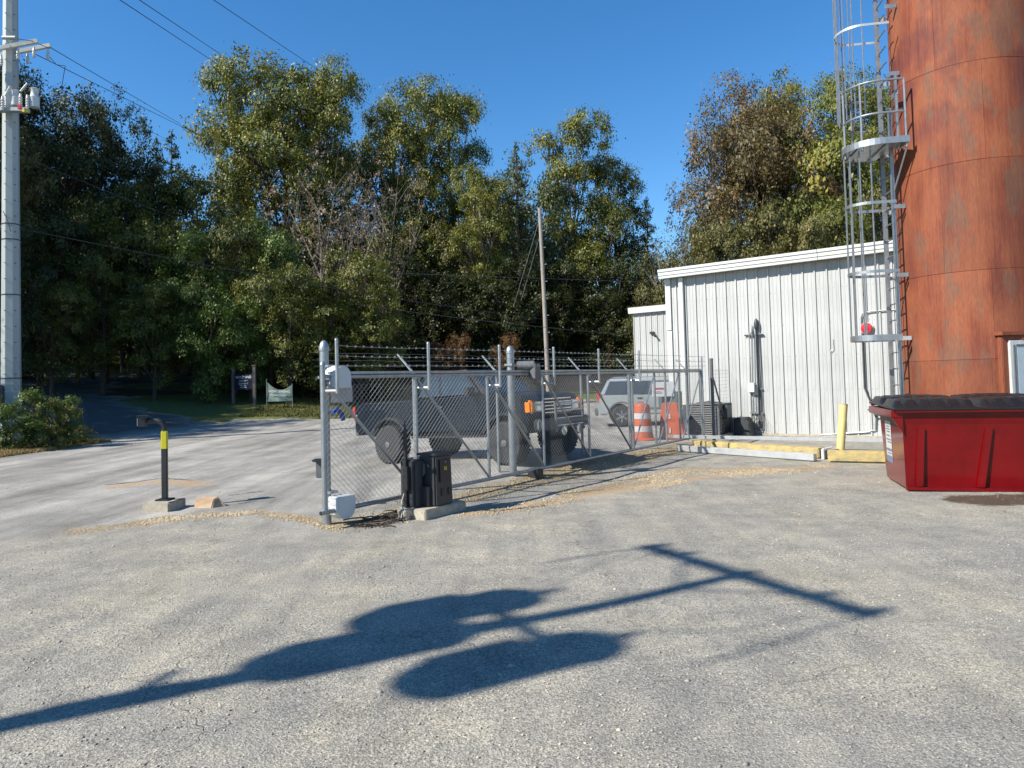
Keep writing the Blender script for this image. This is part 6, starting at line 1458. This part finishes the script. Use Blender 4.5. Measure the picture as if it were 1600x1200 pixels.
# --- undergrowth (dark, shaded)
G3 = 'dark undergrowth bushes along the foot of the woods'
random.seed(31)
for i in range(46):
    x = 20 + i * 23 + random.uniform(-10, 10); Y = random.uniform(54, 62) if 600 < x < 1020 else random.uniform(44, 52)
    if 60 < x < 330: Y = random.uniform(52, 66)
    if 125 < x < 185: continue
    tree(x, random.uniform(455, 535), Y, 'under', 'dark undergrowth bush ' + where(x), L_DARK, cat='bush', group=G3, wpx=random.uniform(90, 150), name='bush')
for x, y, Y, wv, m in ((690, 530, 50, 50, L_RUSTY), (715, 518, 50, 40, L_RUSTY), (790, 520, 51, 50, L_RUSTY)):
    tree(x, y, Y, 'bushy', {690: 'rusty brown dry bush above the barbed wire', 715: 'taller rusty orange shrub above the barbed wire', 790: 'dull reddish shrub left of the wooden pole'}[x], m, cat='bush', wpx=wv, name='bush')
tree(950, 527, 44, 'pineB', 'thin pale dead sapling standing alone right of the wooden pole', L_RUSTY, wpx=14, name='sapling')
# --- woods outside the left of the frame that shade the side road
G4 = 'trees along the road left of the view'
for (X_, Y_, h) in ((-25, 25, 10), (-29, 21, 13), (-33, 29, 14), (-38, 24, 18), (-38, 38, 22), (-42, 46, 24), (-46, 32, 24), (-34, 35, 15), (-28, 32, 10),):
    g = hz(X_, Y_); pr = random.choice(('oak', 'popB', 'midA')); H0_ = {'oak': 16, 'popB': 20, 'midA': 12}[pr]
    r_ = thing('tree', (X_, Y_, g), 'tall dark tree on the bank left of the side road', 'tree', G4, rz=random.uniform(0, 6)); r_.scale = (h / 14, h / 14, h / H0_)
    for nm, me in (('crown', PROTO[pr][0]), ('trunk', PROTO[pr][1])):
        o = bpy.data.objects.new(nm, me); COL.objects.link(o); o.parent = r_
# --- roadside shrubs by the steel pole
rs = [(8, 640, 20.6, 90, L_LUSH, 'green leafy shrub at the left edge in front of the steel pole'), (50, 618, 21.2, 80, L_LUSH, 'tallest leafy shrub right beside the steel pole'), (85, 632, 21.4, 70, L_MID, 'mid green shrub second from the steel pole'), (105, 628, 22.0, 52, L_LUSH, 'bright green shrub at the right end of the pole shrubs'), (-30, 620, 20.8, 90, L_MID, 'shrub left of the steel pole at the picture edge'), (128, 668, 22.8, 40, L_MID, 'low dark shrub tapering off toward the side road')]
proto('shrub', *make_decid(14, 2.0, 1.1, 0.0, 9, 190, 42, 0.075, 0.20), L_LUSH, BARK)
def shrub(px, ty, Y, wpx, m, label):
    p = atY(px, ty, Y); g = hz(p.x, p.y); h = max(0.4, p.z - g); r_ = thing('shrub', (p.x, p.y, g), label, 'shrub', rz=random.uniform(0, 6)); s_ = (wpx / FPX * Y / 2) / 1.25; r_.scale = (s_, s_, h / 1.95)
    for nm, me in (('crown', PROTO['shrub'][0]), ('trunk', PROTO['shrub'][1])):
        o = bpy.data.objects.new(nm, me); COL.objects.link(o); o.parent = r_
        if nm == 'crown': o.material_slots[0].link = 'OBJECT'; o.material_slots[0].material = m
for a in rs: shrub(*a[:5], a[5])

# --- far woodland mass filling the back of the hill
def woodmass(name, n_cl, fx, label, m, zr):
    rng = np.random.RandomState(77); cl = []
    while len(cl) < n_cl:
        x, y = fx(rng); cl.append((x, y, hz(x, y) + rng.rand() ** 1.2 * zr(x, y)))
    cl = np.array(cl); nleaf = 16; cen = np.repeat(cl, nleaf, 0) + rng.randn(len(cl) * nleaf, 3) * np.array([1.2, 1.0, 0.9]); leaf = leafquads(cen, 0.60 * (0.6 + 0.8 * rng.rand(len(cen))), rng)
    me = fastmesh(name, leaf, 4, m); o = bpy.data.objects.new(name, me); COL.objects.link(o); tag(o, label, 'woodland', kind='stuff')
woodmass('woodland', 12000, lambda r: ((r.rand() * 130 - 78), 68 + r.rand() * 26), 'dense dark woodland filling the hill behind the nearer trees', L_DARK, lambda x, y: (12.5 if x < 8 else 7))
# --- grass
def grass(name, N_, sampler, hgt_, m, label, wid=0.012):
    rng = np.random.RandomState(5); P_ = np.array([sampler(rng) for _ in range(N_)]); z = hfun(P_[:, 0], P_[:, 1]); a = rng.rand(N_) * 6.28; h = hgt_ * (0.4 + 0.9 * rng.rand(N_)); ln = rng.randn(N_, 2) * h[:, None] * 0.35
    dx = np.stack([np.cos(a), np.sin(a)], -1) * wid; b0 = np.stack([P_[:, 0] - dx[:, 0], P_[:, 1] - dx[:, 1], z - 0.01], -1); b1_ = np.stack([P_[:, 0] + dx[:, 0], P_[:, 1] + dx[:, 1], z - 0.01], -1); t_ = np.stack([P_[:, 0] + ln[:, 0], P_[:, 1] + ln[:, 1], z + h], -1)
    me = fastmesh(name, np.stack([b0, b1_, t_], 1).reshape(-1, 3), 3, m); o = bpy.data.objects.new(name, me); COL.objects.link(o); tag(o, label, 'grass', kind='stuff')
grass('verge_grass', 26000, lambda r: (-13.55 - abs(r.randn()) * 0.9, 14.5 + r.rand() * 9.5), 0.10, DRYGR, 'dry yellowish grass along the road edge under the shrubs')
grass('island_grass', 30000, lambda r: (-13.8 + 6.5 * r.rand() ** 1.0, 35.6 + r.rand() * 9 + 0.0), 0.13, GRASSM, 'rough grass on the island below the sign', 0.03)
grass('bank_grass', 20000, lambda r: (-37.5 + r.randn() * 4, 62 + r.randn() * 4), 0.3, GRASSM, 'sunlit grass patch up the side road', 0.06)
grass('road_weeds', 900, lambda r: tuple(G(r.rand() * 11, -0.1 + r.randn() * 0.3))[:2], 0.04, GRASSM, 'sparse weeds in the gravel below the gate', 0.006)
print('TRIS', sum(len(o.data.polygons) for o in bpy.data.objects if o.type == 'MESH'))

from collections import defaultdict
dd = defaultdict(list)
for o in bpy.data.objects:
    if o.parent is None and o.get('group') in (G1, G2, G3): dd[o['label']].append(o)
ORD = {8: ('leftmost', 'second from left', 'third from left', 'fourth from left', 'fourth from right', 'third from right', 'second from right', 'rightmost'), 7: ('leftmost', 'second from left', 'third from left', 'middle one', 'third from right', 'second from right', 'rightmost'), 2: ('leftmost', 'rightmost'), 3: ('leftmost', 'middle one', 'rightmost'), 4: ('leftmost', 'second from left', 'second from right', 'rightmost'), 5: ('leftmost', 'second from left', 'middle one', 'second from right', 'rightmost'), 6: ('leftmost', 'second from left', 'third from left', 'third from right', 'second from right', 'rightmost')}
for lb, os_ in dd.items():
    if 2 <= len(os_) <= 8:
        os_.sort(key=lambda o: o.location.x / o.location.y)
        for o, t_ in zip(os_, ORD[len(os_)]): o['label'] = lb + ', ' + t_
